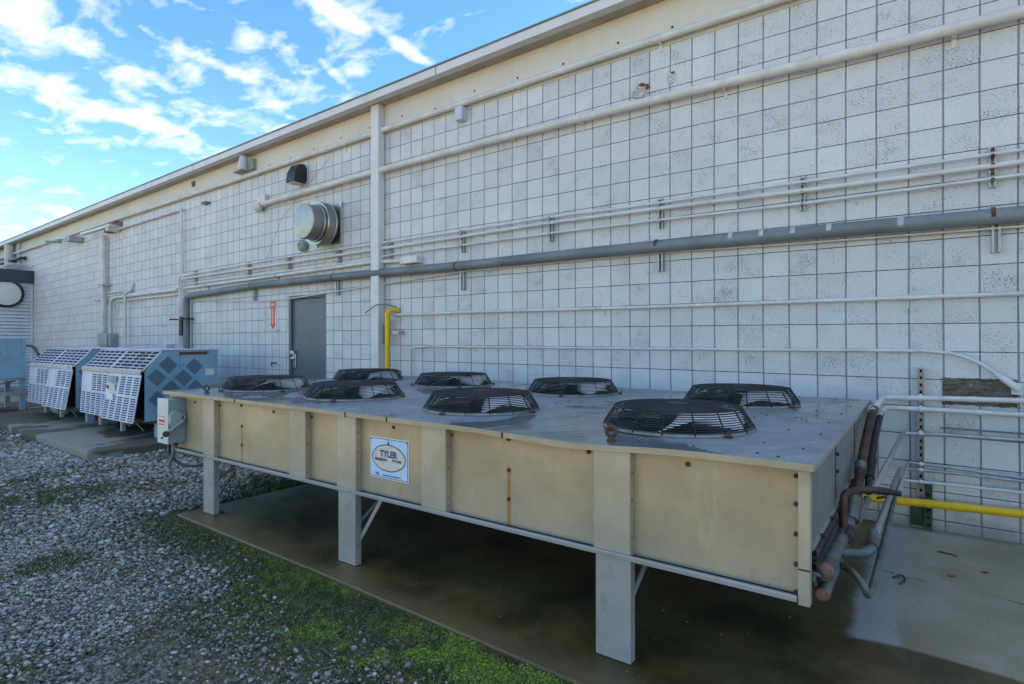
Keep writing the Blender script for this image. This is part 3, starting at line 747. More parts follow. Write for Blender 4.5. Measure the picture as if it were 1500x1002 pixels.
pipe('mid_conduit', 'straight white conduit at mid wall starting behind the yellow pipe',
     [(-3.99, -.05, 1.735), (-2.85, -.05, 1.735), (-.36, -.05, 1.712), (1.05, -.05, 1.71), (8.5, -.05, 1.695)], .0165, rad=0, couplings=(-1.93, .75, 1.9), clamps=(-3.0, -.9, 1.62))
t = pipe('low_conduit', 'low white conduit bent down at both ends, running just above the condenser lid',
     [(-3.645, -.045, .93), (-3.645, -.045, 1.30), (-3.32, -.045, 1.325), (-2.7, -.045, 1.322), (-.36, -.045, 1.315), (.74, -.045, 1.313), (1.73, -.045, 1.315), (1.91, -.045, 1.295), (2.04, -.05, 1.235), (2.16, -.055, 1.13)], .0125, rad=.05, clamps=(-2.6, -.55, 1.55))
m = MB(); m.tube([(2.12, -.055, 1.165), (2.17, -.058, 1.125), (2.25, -.062, 1.055)], .02, 12, rs=[.014, .023, .024]); m.box(2.21, 2.27, -.05, -.004, 1.02, 1.10)
obj('end_fitting', m, 'conduit', t, smooth=True)
m = MB(); m.ring((-3.645, -.045, .90), .03, .008, 20, 6, 'y'); obj('end_ring', m, 'bigpipe', t, smooth=True)
# short lever by the yellow pipe
m = MB(); m.tube(fillet([(-4.34, -.20, 1.77), (-4.16, -.17, 1.875), (-4.02, -.10, 1.875), (-3.93, -.02, 1.84)], .04), .008, 8)
tag(obj('bent_tube', m, 'bigpipe', smooth=True), 'thin bent grey tube poking out past the post above the yellow pipe', 'tube')
# struts with three conduits
for i, (x, side) in enumerate(((-9.45, 'leftmost strut, at the conduit bends'), (-7.56, 'second strut from the left'), (-6.37, 'strut above the grey door'), (-5.13, 'strut below the round fan'),
                               (-4.03, 'strut touching the right side of the post'), (-2.76, 'first strut well right of the post'), (-1.51, 'second strut well right of the post'),
                               (-.29, 'third strut well right of the post'), (.92, 'strut left of the last one at right'), (2.11, 'rightmost strut near the frame edge'))):
    t = thing('conduit_strut', 'short slotted metal ' + side + ' holding the three conduits', 'bracket', (x, -.0, 2.46), 'conduit struts')
    z0, z1 = 2.455, 2.735
    m = MB(); m.box(x - .020, x - .017, -.043, -.002, z0, z1); m.box(x + .017, x + .020, -.043, -.002, z0, z1); m.box(x - .0168, x + .0168, -.008, -.002, z0, z1)
    m.box(x - .017, x - .010, -.043, -.040, z0, z1); m.box(x + .010, x + .017, -.043, -.040, z0, z1)
    obj('channel', m, 'strut', t)
    m = MB()
    for zc, r in ((2.69, .0165), (2.632, .0225), (2.525, .0165)):
        m.box(x - .010, x + .010, -.095, -.044, zc + r, zc + r + .006); m.box(x - .010, x + .010, -.095, -.044, zc - r - .006, zc - r)
    loose(obj('clamp', m, 'rust' if x > 1 else 'strut', t))
for x, lb in ((-7.38, 'at far left, left of the red arrow sign'), (-5.16, 'right of the grey door'), (-2.76, 'first one right of the post'), (-.29, 'above the condenser middle'), (2.13, 'near the right frame edge')):
    m = MB(); zt, zb = (2.36, 2.06) if x < -4 else (2.31, 2.0)
    if x > -1: zt, zb = 2.31, 2.045
    if x > 1: zt, zb = 2.3, 2.0
    m.box(x - .024, x - .020, -.05, -.002, zb, zt); m.box(x + .020, x + .024, -.05, -.002, zb, zt); m.box(x - .0198, x + .0198, -.008, -.002, zb, zt)
    m.box(x - .020, x - .011, -.05, -.047, zb, zt); m.box(x + .011, x + .020, -.05, -.047, zb, zt)
    tag(obj('pipe_strut', m, 'strut'), 'short strut under the thick grey pipe, ' + lb, 'bracket', 'struts under the grey pipe')
# left wall pipes
pipe('loop_conduit', 'white conduit loop running right from the broken eave patch then straight down',
     [(-13.14, Y1, 3.93), (-10.0, Y1, 3.955), (-9.91, Y1 - .02, 3.90), (-9.91, Y1, 2.72)], .023, rad=.1, couplings=(), clamps=())
pipe('left_conduit', 'thick white conduit bending down beside the tall white duct at left',
     [(-13.48, Y1, 1.55), (-13.48, Y1, 2.39), (-10.1, Y1, 2.405)], .034, rad=.25, couplings=(-12.2, -11.3))
pipe('left_conduit', 'thin white conduit bending down right of the thick one beside the duct at left',
     [(-13.24, Y1, 1.25), (-13.24, Y1, 2.30), (-10.1, Y1, 2.31)], .018, rad=.2)
pipe('drop_conduit', 'white conduit dropping down the wall between the duct and the near blue condenser unit',
     [(-12.30, -.02, 2.68), (-12.33, Y1, 2.50), (-12.53, Y1 - .04, 2.46), (-12.53, Y1 - .04, 1.2)], .027, rad=.08)
pipe('stub_conduit', 'short pair of thin horizontal conduits right of the tall duct at left', [(-13.66, Y1, 2.52), (-12.4, Y1, 2.505)], .014, rad=0)
pipe('stub_conduit', 'lower short horizontal conduit right of the tall duct at left', [(-13.66, Y1, 2.45), (-12.9, Y1, 2.45)], .011, rad=0)
t = thing('tall_duct', 'tall white vertical round duct left of the conduit bends, under a broken eave patch', 'duct', (-13.8, -.09, 1.5))
m = MB(); m.tube([(-13.78, -.095, 1.45), (-13.78, -.095, 3.86)], .062, 18); obj('tube', m, 'conduit', t, smooth=True)
m = MB(); m.tube([(-14.03, -.06, 1.2), (-14.03, -.06, 3.86)], .025, 12); obj('side_tube', m, 'conduit', t, smooth=True)
for x, z in ((-13.7, 2.70), (-13.95, 2.35)):
    m = MB(); m.box(x - .17, x + .13, -.17, -.03, z - .018, z + .018); m.bolt((x - .12, -.17, z), 'y', .02, .02); m.bolt((x + .1, -.17, z), 'y', .02, .02); obj('duct_strap', m, 'hooddirty', t)
m = MB(); m.box(-13.95, -13.2, -.16, -.002, 1.28, 1.58) ; m.box(-13.72, -13.30, -.2, -.161, 1.30, 1.56)
tag(obj('meter_box', m, 'concretebox', bevel=.01), 'grey utility box on the wall at the foot of the tall duct', 'box')
m = MB(); m.box(-14.75, -12.95, -.26, -.16, 3.955, 4.005); m.box(-13.2, -13.05, -.25, -.01, 3.88, 4.02)
tag(obj('wooden_arm', m, 'conduit'), 'pale timber arm sticking out above the tall duct at left', 'bracket')
m = blob(-13.25, 4.02, .30, .13, seed=33, jit=.4, y=-.018); m.box(-13.6, -13.1, -.15, -.02, 3.90, 3.95)
tag(obj('torn_board', m, 'wood'), 'torn brown board patch above the tall duct under the eave', 'board')
t = thing('floodlight', 'twin tube white floodlight bracket high on the wall left of the tall duct', 'light', (-15.9, -.1, 3.9))
m = MB(); m.tube([(-17.0, -.32, 4.02), (-15.9, -.32, 3.90)], .03, 8); obj('tube_lamp', m, 'bigpipe', t)
m = MB(); m.tube([(-16.4, -.25, 4.06), (-15.45, -.12, 3.97)], .03, 8); obj('tube_lamp', m, 'fascia', t)
m = MB(); m.box(-15.6, -15.35, -.3, -.01, 3.88, 4.0); obj('mount', m, 'concretebox', t)
m = MB(); m.box(-10.78, -10.42, -.14, -.002, 1.24, 1.345)
tag(obj('small_box', m, 'paleblue', bevel=.006), 'small pale box low on the wall behind the near blue unit', 'box')
m = MB(); m.box(-9.10, -8.95, -.09, -.002, 3.925, 3.965)
tag(obj('wall_stub', m, 'bigpipe'), 'tiny stub bracket high on the wall left of the round fan', 'bracket')
for x, z in ((-10.12, 1.82), (-9.6, 1.82)):
    m = MB(); m.box(x - .10, x + .06, -.16, -.02, z - .012, z + .012); m.bolt((x - .05, -.16, z), 'y', .015, .02)
    tag(obj('conduit_strap', m, 'darkmetal'), 'dark strap across the %s vertical conduits above the near blue unit' % ('left' if x < -10 else 'right'), 'strap')
m = MB(); m.box(-9.82, -9.72, -.165, -.13, 1.50, 1.86); tag(obj('dark_cover', m, 'darkmetal'), 'narrow dark cover on the vertical part of the grey pipe', 'cover')
# post
t = thing('steel_post', 'tall square white post in front of the wall from slab to eave', 'post', (-4.245, -.065, 0))
m = MB(); m.box(-4.325, -4.172, -.125, -.013, -.02, rz(-4.25) - .002); obj('column', m, 'fascia', t, bevel=.006)
m = MB(); m.box(-4.34, -4.16, -.128, -.012, -.02, .05); obj('foot', m, 'rust', t)
# yellow riser
t = thing('yellow_gas_riser', 'upright yellow gas pipe with elbow right of the post behind the fans', 'pipe', (-3.97, -.12, .0))
m = MB(); m.tube(fillet([(-3.985, -.13, -.05), (-3.985, -.13, 1.80), (-3.90, -.0, 1.80)], .07), .034, 16); obj('tube', m, 'yellow', t, smooth=True)
m = MB(); m.tube([(-3.985, -.13, 1.70), (-3.985, -.13, 1.76)], .0375, 16); m.tube([(-3.985, -.13, 1.44), (-3.985, -.13, 1.47)], .0365, 16); obj('collar', m, 'yellow', t, smooth=True)
m = MB(); m.box(-3.94, -3.80, -.11, -.085, 1.485, 1.525); m.box(-3.83, -3.80, -.085, -.002, 1.485, 1.525); obj('standoff', m, 'strut', t)
m = MB(); m.tube(fillet([(-4.10, -.10, 1.35), (-4.10, -.10, 1.62), (-4.02, -.05, 1.66)], .06), .02, 10)
tag(obj('hose_stub', m, 'pvc', smooth=True), 'dark hooked hose stub between the post and yellow pipe', 'hose')
# arrow sign
t = thing('arrow_sign', 'narrow red downward arrow sign with white letters left of the door', 'sign', (-6.87, -.01, 1.60))
sx, y0 = -6.868, -.012
m = MB(); m.box(sx - .09, sx + .09, -.007, -.001, 1.575, 2.07); obj('backing', m, 'conduit', t)
m = MB(); m.prism([(sx - .075, 2.055), (sx - .05, 2.035), (sx + .05, 2.035), (sx + .075, 2.055), (sx + .075, 1.925), (sx + .05, 1.90), (sx + .05, 1.67), (sx + .078, 1.67), (sx, 1.585), (sx - .078, 1.67), (sx - .05, 1.67), (sx - .05, 1.90), (sx - .075, 1.925)], 'y', -.011, -.0075)
obj('arrow', m, 'red', t)
text_mesh('lettering', 'FIRE', .048, 'white', t, (sx, -.0125, 1.985), (1, 0, 0), (0, 0, 1), bold=.0012)
for i, ch in enumerate('SPRINKLER'): text_mesh('lettering', ch, .036, 'white', t, (sx, -.0125, 1.905 - i * .0275), (1, 0, 0), (0, 0, 1), bold=.0012, sx=1.2)
m = MB(); m.box(-6.80, -6.71, -.03, -.001, 1.565, 1.585); tag(obj('sign_ledge', m, 'conduit'), 'tiny white ledge below the red arrow sign', 'bracket')
# faucet
m = MB(); m.tube([(-6.78, -.0, 1.04), (-6.78, -.09, 1.04)], .014, 8); m.tube([(-6.78, -.085, 1.06), (-6.78, -.085, .98)], .012, 8); m.box(-6.85, -6.72, -.075, -.065, 1.03, 1.04)
tag(obj('hose_tap', m, 'bigpipe'), 'small grey hose tap on the wall left of the door handle', 'tap')
# round exhaust fan
t = thing('exhaust_fan', 'large round spun metal exhaust fan sticking out of the wall above the door', 'fan', (-5.36, -.0, 2.8))
fc = (-5.36, 0, 3.085)
m = MB(); m.lathe([(.236, .462), (.246, .452), (.2475, .43), (.2475, .285), (.262, .275), (.262, .262)][::-1] , fc, 'y', 56, close=True); m.lathe([(.236, .462), (.15, .470), (.0001, .473)], fc, 'y', 56, close=True); obj('end_cap', m, 'fanmetal', t, smooth=True)
m = MB(); m.lathe([(.15, .25), (.295, .262), (.308, .252), (.312, .235), (.312, .135), (.302, .125), (.302, .10), (.285, .095), (.27, .06)], fc, 'y', 56, close=True); obj('hood_ring', m, 'fanmetal', t, smooth=True)
m = MB(); m.ring((fc[0], -.258, fc[2]), .300, .007, 56, 6, 'y'); m.ring((fc[0], -.283, fc[2]), .262, .006, 56, 6, 'y'); m.ring((fc[0], -.13, fc[2]), .314, .005, 56, 6, 'y'); loose(obj('rolled_bead', m, 'steel', t, smooth=True))
m = MB(); m.lathe([(.27, .06), (.26, .055), (.24, .04)], fc, 'y', 40, close=True); m.box(-5.64, -5.08, -.035, -.001, 2.81, 3.385); obj('back_plate', m, 'fanmetal', t)
m = MB(); m.box(-5.085, -5.065, -.05, -.001, 2.80, 3.40); m.box(-5.66, -5.64, -.05, -.001, 2.80, 3.40); m.bolt((-5.10, -.036, 3.33), 'y', .012, .012); m.bolt((-5.10, -.036, 2.86), 'y', .012, .012); loose(obj('flange', m, 'steel', t))
# bell
t = thing('alarm_bell', 'small grey domed alarm bell below left of the round fan', 'bell', (-6.0, 0, 2.8))
m = MB(); m.lathe([(.06, .001), (.06, .03), (.088, .035), (.09, .05), (.08, .085), (.045, .115), (.012, .122), (.0001, .122)], (-5.99, 0, 2.85), 'y', 28); obj('gong', m, 'concretebox', t, smooth=True)
m = MB(); m.bolt((-5.985, -.118, 2.86), 'y', .012, .012); obj('screw', m, 'darkmetal', t)
# wall pack light
t = thing('wall_light', 'dark bronze wall pack light above left of the round fan', 'light', (-6.02, 0, 3.78))
m = MB(); m.prism([(-.03, 3.83), (-.05, 3.80), (-.235, 3.80), (-.22, 3.95), (-.15, 4.075), (-.05, 4.095), (-.03, 4.06)], 'x', -6.15, -5.93); obj('housing', m, 'darkmetal', t, bevel=.012)
m = MB(); m.box(-6.13, -5.95, -.03, -.001, 3.85, 4.05); obj('mount', m, 'darkmetal', t)
m = MB(); m.box(-6.13, -5.95, -.22, -.06, 3.792, 3.799); obj('lens', m, 'cream', t)
# bullet lamp
t = thing('bullet_lamp', 'white conical bullet lamp high on the wall above the eave pipe', 'light', (-7.55, 0, 4.28))
m = MB(); m.lathe([(.045, .24), (.06, .23), (.072, .17), (.085, .06), (.09, 0)], (0, 0, 0), 'z', 24, mat=Matrix.Rotation(R(10), 4, 'Y'), close=False); bmesh.ops.translate(m.bm, verts=m.bm.verts, vec=(-7.56, -.14, 4.265)); obj('shade', m, 'paleblue', t, smooth=True)
m = MB(); m.box(-7.44, -7.36, -.08, -.013, 4.27, 4.44); m.tube([(-7.40, -.06, 4.38), (-7.52, -.13, 4.40)], .015, 8); obj('mount', m, 'concretebox', t)
m = MB(); m.prism([(-7.74, 4.245), (-7.47, 4.262), (-7.47, 4.25), (-7.74, 4.235)], 'y', -.22, -.06); obj('reflector', m, 'soffit', t)
m = MB(); m.box(-2.83, -2.72, -.10, -.001, 4.03, 4.19)
tag(obj('small_box', m, 'paleblue', bevel=.006), 'small white box hanging from the eave pipe right of the post', 'box')
m = MB(); m.prism([(-9.62, 4.44), (-9.50, 4.44), (-9.50, 4.36), (-9.55, 4.33), (-9.60, 4.36)], 'y', -.03, -.013)
tag(obj('eave_vent', m, 'wood'), 'small dark half round vent just below the eave left of the bullet lamp', 'vent')
m = MB(); m.tube([(-5.35, -.02, 4.1), (-6.55, -.05, 3.35), (-7.35, -.04, 2.25)], .0022, 5)
tag(obj('loose_wire', m, 'darkmetal'), 'thin loose wire hanging diagonally left of the round fan', 'wire')

# ------------------------------------------------------------------ right side wall pipes
pipe('refrigerant_pipe', 'topmost of the white pipes on the strut at the lower right wall', [(1.40 + .073, -1.07, .955), (1.476, -.10, .962), (1.80, -.10, .974), (2.27, -.10, .985), (8, -.10, 1.0)], .0185, rad=.05, group='white pipes at lower right wall', couplings=(1.60, 2.0))
pipe('refrigerant_pipe', 'second from top of the white pipes on the strut at the lower right wall', [(1.482, -.60, .885), (1.490, -.10, .888), (1.80, -.10, .891), (2.27, -.10, .889), (8, -.10, .89)], .0185, rad=.05, group='white pipes at lower right wall', couplings=(2.03,))
pipe('refrigerant_pipe', 'third white pipe at the lower right, sloping forward to the copper header', [(1.548, -2.10, .70), (1.598, -.10, .704), (1.85, -.10, .716), (2.27, -.10, .72), (8, -.10, .73)], .0145, 'strut', rad=.04, group='white pipes at lower right wall', couplings=(1.72,))
pipe('refrigerant_pipe', 'fourth thin white pipe at the lower right, ending at the dark copper stub', [(1.640, -2.09, .69), (1.632, -.10, .494), (1.91, -.10, .484), (2.27, -.10, .467), (8, -.10, .40)], .0105, 'strut', rad=.03, group='white pipes at lower right wall')
pipe('refrigerant_pipe', 'fifth thin white pipe at the lower right, running forward to the green elbow', [(1.545, -2.30, .47), (1.56, -1.5, .46), (1.581, -.10, .443), (1.91, -.10, .449), (2.27, -.10, .444), (8, -.10, .43)], .0105, 'strut', rad=.03, group='white pipes at lower right wall')
pipe('refrigerant_pipe', 'lowest thin white pipe at the lower right wall just above the yellow pipe', [(1.51, -.10, .355), (1.91, -.10, .364), (2.27, -.10, .368), (8, -.10, .38)], .0105, rad=0, group='white pipes at lower right wall')
pipe('thin_line', 'very thin grey line on the wall under the brown plank patch', [(1.82, -.03, .757), (2.3, -.03, .755), (8, -.03, .75)], .006, 'bigpipe', rad=0)
t = pipe('yellow_gas_pipe', 'horizontal yellow gas pipe low on the wall at right', [(-2.2, -.10, .17), (1.395, -.10, .190), (1.731, -.10, .209), (2.27, -.10, .226), (8, -.10, .26)], .029, 'yellow', rad=0, n=18, couplings=(1.93,))
t = thing('wall_strut', 'tall slotted strut holding the white pipes at the lower right wall', 'bracket', (1.70, 0, .2))
m = MB()
for dx in (-.021, .018): m.box(1.705 + dx, 1.705 + dx + .003, -.075, -.002, .22, 1.19)
m.box(1.687, 1.723, -.008, -.002, .22, 1.19); obj('channel', m, 'strut', t)
m = MB()
for i in range(18): m.box(1.699, 1.713, -.0095, -.0085, .27 + i * .052, .27 + i * .052 + .022)
loose(obj('slot', m, 'black', t))
m = MB()
for z, r in ((.972, .019), (.890, .019), (.712, .015), (.489, .011), (.448, .011), (.360, .011)):
    m.tube([(1.69, -.10, z), (1.72, -.10, z)], r * 1.18, 12); m.box(1.698, 1.712, -.10, -.076, z - r * 1.5, z + r * 1.5)
loose(obj('clamp', m, 'conduit', t, smooth=True))
t = thing('green_strut', 'mossy green strut holding up the yellow pipe at the wall foot', 'bracket', (1.74, 0, 0))
m = MB(); m.box(1.725, 1.775, -.06, -.002, .0, .33); obj('upright', m, 'green', t)
m = MB(); m.box(1.64, 1.722, -.03, -.002, .02, .18); obj('plate', m, 'green', t)
m = MB()
for i in range(5): m.box(1.738, 1.762, -.0612, -.0601, .03 + i * .055, .055 + i * .055)
loose(obj('slot', m, 'black', t))
m = MB(); m.tube([(1.735, -.10, .208), (1.765, -.10, .210)], .032, 16); obj('clamp', m, 'yellow', t)

# ------------------------------------------------------------------ big fan condenser
cd = thing('fan_condenser', 'long low galvanised refrigeration condenser with eight fan guards on legs', 'condenser', (-1.15, -1.7, 0))
XA, XB, YF, YB = -3.72, 1.41, -2.905, -.47
ZB = .446
def lidz(x, y):
    base = .945 - .010 * (0 if x < -2 else min(1, (x + 2) / 2.2)) 
    if x > .45: base = .935 + .009 * min(1, (x - .45) / .5)
    dip = -.016 * math.exp(-((x - .42) / .33) ** 2) * math.exp(-max(0, (y + 2.9)) / .35)
    return base + (y + 2.93) / 2.46 * .027 + dip
# lid: tiles with round openings
FX = [(.70, -2.33), (-.60, -2.33), (-1.88, -2.33), (-3.12, -2.33), (.70, -1.10), (-.63, -1.10), (-1.95, -1.10), (-3.20, -1.10)]
FR = .345
m = MB(); V_ = {}
def vert(x, y, z=None):
    k_ = (round(x, 4), round(y, 4))
    if k_ not in V_: V_[k_] = m.bm.verts.new((x, y, lidz(x, y) if z is None else z))
    return V_[k_]
def tile(x0, x1, y0, y1, c=None):
    if c is None:
        nx = max(1, int((x1 - x0) / .08)); ny = max(1, int((y1 - y0) / .08))
        for i in range(nx):
            for j in range(ny):
                a, b = x0 + (x1 - x0) * i / nx, x0 + (x1 - x0) * (i + 1) / nx; e, f = y0 + (y1 - y0) * j / ny, y0 + (y1 - y0) * (j + 1) / ny
                m.face([vert(a, e), vert(b, e), vert(b, f), vert(a, f)])
        return
    N = 64; inn = []; out = []
    hx, hy = (x1 - x0) / 2, (y1 - y0) / 2; mx, my = (x0 + x1) / 2, (y0 + y1) / 2
    for i in range(N):
        a = 2 * PI * (i + .5) / N; ca, sa = math.cos(a), math.sin(a)
        inn.append(vert(c[0] + FR * ca, c[1] + FR * sa, lidz(*c)))
        # square perimeter point, eight of each 64 snap to a corner
        q = i / N * 4 + .5 / N * 4
        s_ = max(abs(ca), abs(sa)); out.append(vert(mx + hx * ca / s_, my + hy * sa / s_))
    for i in range(N):
        m.face([out[i], out[(i + 1) % N], inn[(i + 1) % N], inn[i]])
    for sx_ in (-1, 1):
        for sy_ in (-1, 1):
            cn = vert(mx + hx * sx_, my + hy * sy_)
            # nearest two perimeter points around this corner
            ang = math.atan2(sy_, sx_) % (2 * PI); i0 = int(ang / (2 * PI) * N - .5) % N
            m.face([out[i0], cn, out[(i0 + 1) % N]])
bx = [XA - .0, -3.70, -2.515, -1.255, .05, 1.30, XB + .012]
rows_ = [(-2.955, -2.92, None), (-2.92, -1.72, 0), (-1.72, -.50, 4), (-.50, -.46, None)]
TX = {3: (-3.70, -2.51), 2: (-2.51, -1.25), 1: (-1.25, .04), 0: (.04, 1.30)}
for y0_, y1_, base in rows_:
    if base is None: tile(XA, XB + .012, y0_, y1_)
    else:
        for kf, (xa_, xb_) in TX.items(): tile(xa_, xb_, y0_, y1_, FX[base + kf])
        tile(XA, -3.70, y0_, y1_); tile(1.30, XB + .012, y0_, y1_)
lid = obj('lid', m, 'lid', cd)
# lid lip on front, right, left
m = MB()
def lip(pts, h=.024, t=.004):
    for a, b in zip(pts, pts[1:]):
        za, zb = lidz(*a), lidz(*b)
        m.poly([(a[0], a[1], za + .0015), (b[0], b[1], zb + .0015), (b[0], b[1], zb - h), (a[0], a[1], za - h)])
N = 60
lip([(XA + (XB + .012 - XA) * i / N, -2.9565) for i in range(N + 1)])
m2 = MB()
lp = obj('lid_edge', m, 'post', cd)
so_ = lp.modifiers.new('s', 'SOLIDIFY'); so_.thickness = .005; so_.offset = 0
m = MB(); lip([(XB + .0135, -2.955 + 2.495 * i / 12) for i in range(13)], h=.022)
lp = obj('lid_edge', m, 'leg', cd); so_ = lp.modifiers.new('s', 'SOLIDIFY'); so_.thickness = .004; so_.offset = 0
m = MB(); lip([(XA - .002, -2.955 + 2.495 * i / 12) for i in range(13)], h=.022)
lp = obj('lid_edge', m, 'leg', cd); so_ = lp.modifiers.new('s', 'SOLIDIFY'); so_.thickness = .004; so_.offset = 0
m = MB(); m.box(XA + .002, XA + .006, -2.55, -1.9, .952, .985); m.box(XA + .008, XA + .06, -2.0, -1.88, .953, .965); obj('lid_seam_lip', m, 'leg', cd)
# seams and cover strips of the lid lip
m = MB()
for x, dz in ((-2.50, .028), (-1.18, .03), (-.80, .024), (.045, .028)):
    m.box(x - .0035, x + .0035, -2.9625, -2.959, lidz(x, -2.956) - dz, lidz(x, -2.956) + .001)
loose(obj('lip_seam', m, 'black', cd))
m = MB()     # lid bolts
rb = random.Random(5)
for (fx_, fy_) in FX:
    for i in range(5):
        for j in (-1, 1):
            x = fx_ - .55 + i * .27 + rb.uniform(-.02, .02); y = fy_ + j * .50 + rb.uniform(-.03, .03)
            if XA + .05 < x < XB - .03 and -2.9 < y < -.5: m.bolt((x, y, lidz(x, y) + .001), 'z', .0048, .006)
for x in (1.20, 1.335):
    for i in range(6):
        y = -2.80 + i * .42 + (x * 7 % .2); m.bolt((x + rb.uniform(-.02, .02), y, lidz(x, y) + .001), 'z', .0045, .005)
for i in range(16):
    x = rb.uniform(XA + .1, XB - .1); y = rb.choice((-2.86, -1.70, -1.66)) + rb.uniform(-.02, .02)
    m.bolt((x, y, lidz(x, y) + .001), 'z', .0045, .004)
loose(obj('lid_screw', m, 'darkmetal', cd))
# eye bolts
def eye(x, y):
    m = MB(); z = lidz(x, y); m.lathe([(.02, .001), (.022, .008), (.012, .012), (.009, .02), (.0001, .022)], (x, y, z), 'z', 14)
    mm = Matrix.Rotation(R(26), 4, 'Z')
    b = MB(); b.ring((0, 0, 0), .023, .0078, 24, 8, 'y')
    for v in b.bm.verts: v.co = mm @ v.co + Vector((x, y, z + .045))
    me = bpy.data.meshes.new('t'); b.bm.to_mesh(me); m.bm.from_mesh(me); b.bm.free()
    obj('lifting_eye', m, 'rust', cd, smooth=True)
eye(.585, -2.85); eye(-3.155, -2.85); eye(-3.3, -.56); eye(.6, -.56)
# casing panels between posts
PANX = [(XA, -3.015), (-2.835, -1.795), (-1.615, -1.270), (-1.09, -.526), (-.345, .548), (.722, 1.37)]
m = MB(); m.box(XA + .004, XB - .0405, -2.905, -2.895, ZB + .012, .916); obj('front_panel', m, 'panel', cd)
POST = [(-3.015, -2.835, 1), (-1.795, -1.612, 0), (-1.272, -1.09, 1), (-.526, -.343, 0), (.548, .722, 1)]
for a, b, leg in POST:
    m = MB(); m.box(a, b, -2.950, -2.9055, ZB + (.012 if leg else .004), .9185 - (.012 if .3 < a < .8 else 0)); obj('post', m, 'post', cd, bevel=.003)
m = MB(); m.box(1.371, XB, -2.950, -2.91, ZB - .012, .918); obj('corner_post', m, 'post', cd, bevel=.002)
m = MB(); m.box(1.3715, XB + .0015, -2.9515, -2.9502, .560, .566); obj('post_joint', m, 'darkmetal', cd)
m = MB()     # screws in the front
for x, z in ((-3.235, .872), (-2.50, .893), (-2.06, .877), (-.797, .876), (.045, .891), (.50, .880), (.957, .880)): m.lathe([(.011, 0), (.011, .005), (.006, .009), (.0001, .009)], (x, -2.9052, z), 'y', 10)
for x in (-2.822, -1.60, -.332): m.lathe([(.009, 0), (.008, .006), (.0001, .007)], (x, -2.9052, .875), 'y', 10)
for z in (.888, .785, .675, .565, .462): m.lathe([(.009, 0), (.008, .009), (.0001, .010)], (1.358, -2.9052, z), 'y', 10)
loose(obj('panel_screw', m, 'rust', cd))
m = MB()
for a, b, leg in POST:
    for z in (.82, .70, .54, .3 if leg else .5, .12 if leg else .5): m.lathe([(.004, 0), (.003, .003), (.0001, .003)], (b + .0002, -2.93, z), 'x', 8)
loose(obj('rivet', m, 'darkmetal', cd))
m = MB()     # rust runs
for x in (-2.492, .047):
    for z in (.735, .590): m.lathe([(.010, 0), (.009, .006), (.0001, .007)], (x, -2.9058, z), 'y', 10)
loose(obj('rusty_bolt', m, 'rust', cd))
# bottom rail with its rounded lip
m = MB(); m.prism([(-2.962, ZB), (-2.90, ZB), (-2.90, ZB + .006), (-2.952, ZB + .006), (-2.952, ZB + .020), (-2.958, ZB + .024), (-2.964, ZB + .020)], 'x', XA + .1, 1.368)
obj('bottom_rail', m, 'leg', cd, bevel=.002)
m = MB(); m.box(XA + .01, XB - .05, -2.89, -.49, ZB - .004, ZB + .002); obj('base_pan', m, 'darkmetal', cd)
m = MB(); m.box(XA + .02, XB - .06, -2.88, -2.6, ZB + .004, ZB + .30); m.box(XA + .02, XB - .06, -.9, -.52, ZB + .004, ZB + .30)
m.box(XA + .015, XB - .07, -2.885, -.5, ZB + .003, ZB + .006); obj('coil_block', m, 'black', cd)
m = MB(); m.box(XA, XA + .006, -2.893, YB, ZB + .01, .925); obj('left_end_panel', m, 'leg', cd)
m = MB(); m.box(XA + .01, XB - .01, YB - .008, YB - .002, ZB + .01, .945); obj('back_panel', m, 'leg', cd)
# right end: panel above, bare coil below
m = MB(); m.box(XB - .012, XB - .004, -2.905, YB, .638, .930); obj('end_panel', m, 'endpanel', cd)
m = MB(); m.box(XB - .0035, XB - .001, -2.232, -2.229, .66, .925); m.box(XB - .0035, XB - .001, -1.40, -1.397, .66, .93); loose(obj('panel_seam', m, 'black', cd))
m = MB(); m.prism([(XB - .016, .630), (XB + .004, .622), (XB + .006, .626), (XB - .003, .640), (XB - .016, .640)], 'y', -2.905, YB); obj('end_panel_lip', m, 'endpanel', cd)
m = MB()
for i in range(9): m.lathe([(.010, 0), (.009, .014), (.0001, .015)], (XB + .0045, -2.72 + i * .27, .630), 'x', 8)
for z in (.86, .78): m.lathe([(.009, 0), (.008, .010), (.0001, .011)], (XB - .004, -2.19, z), 'x', 8)
loose(obj('end_bolt', m, 'darkmetal', cd))
m = MB()   # return bends of the coil
for r_ in range(2):
    for i in range(45):
        y = -2.85 + i * .035
        z = .598 - .052 * r_
        m.tube(fillet([(XB - .06, y, z + .017), (XB + .010, y, z + .017), (XB + .010, y, z - .017), (XB - .06, y, z - .017)], .014, 3), .0068, 6)
loose(obj('coil_bend', m, 'copperdark', cd, smooth=True))
m = MB(); m.box(XB - .058, XB - .045, -2.89, YB, ZB + .01, .632); obj('coil_plate', m, 'black', cd)
m = MB(); m.tube(fillet([(XB - .02, -2.86, .53), (XB + .018, -2.86, .525), (XB + .018, -2.82, .49), (XB - .02, -2.80, .485)], .02), .008, 8); m.ring((XB - .0, -2.85, .505), .022, .008, 20, 8, 'x'); obj('drain_bend', m, 'header', cd, smooth=True)
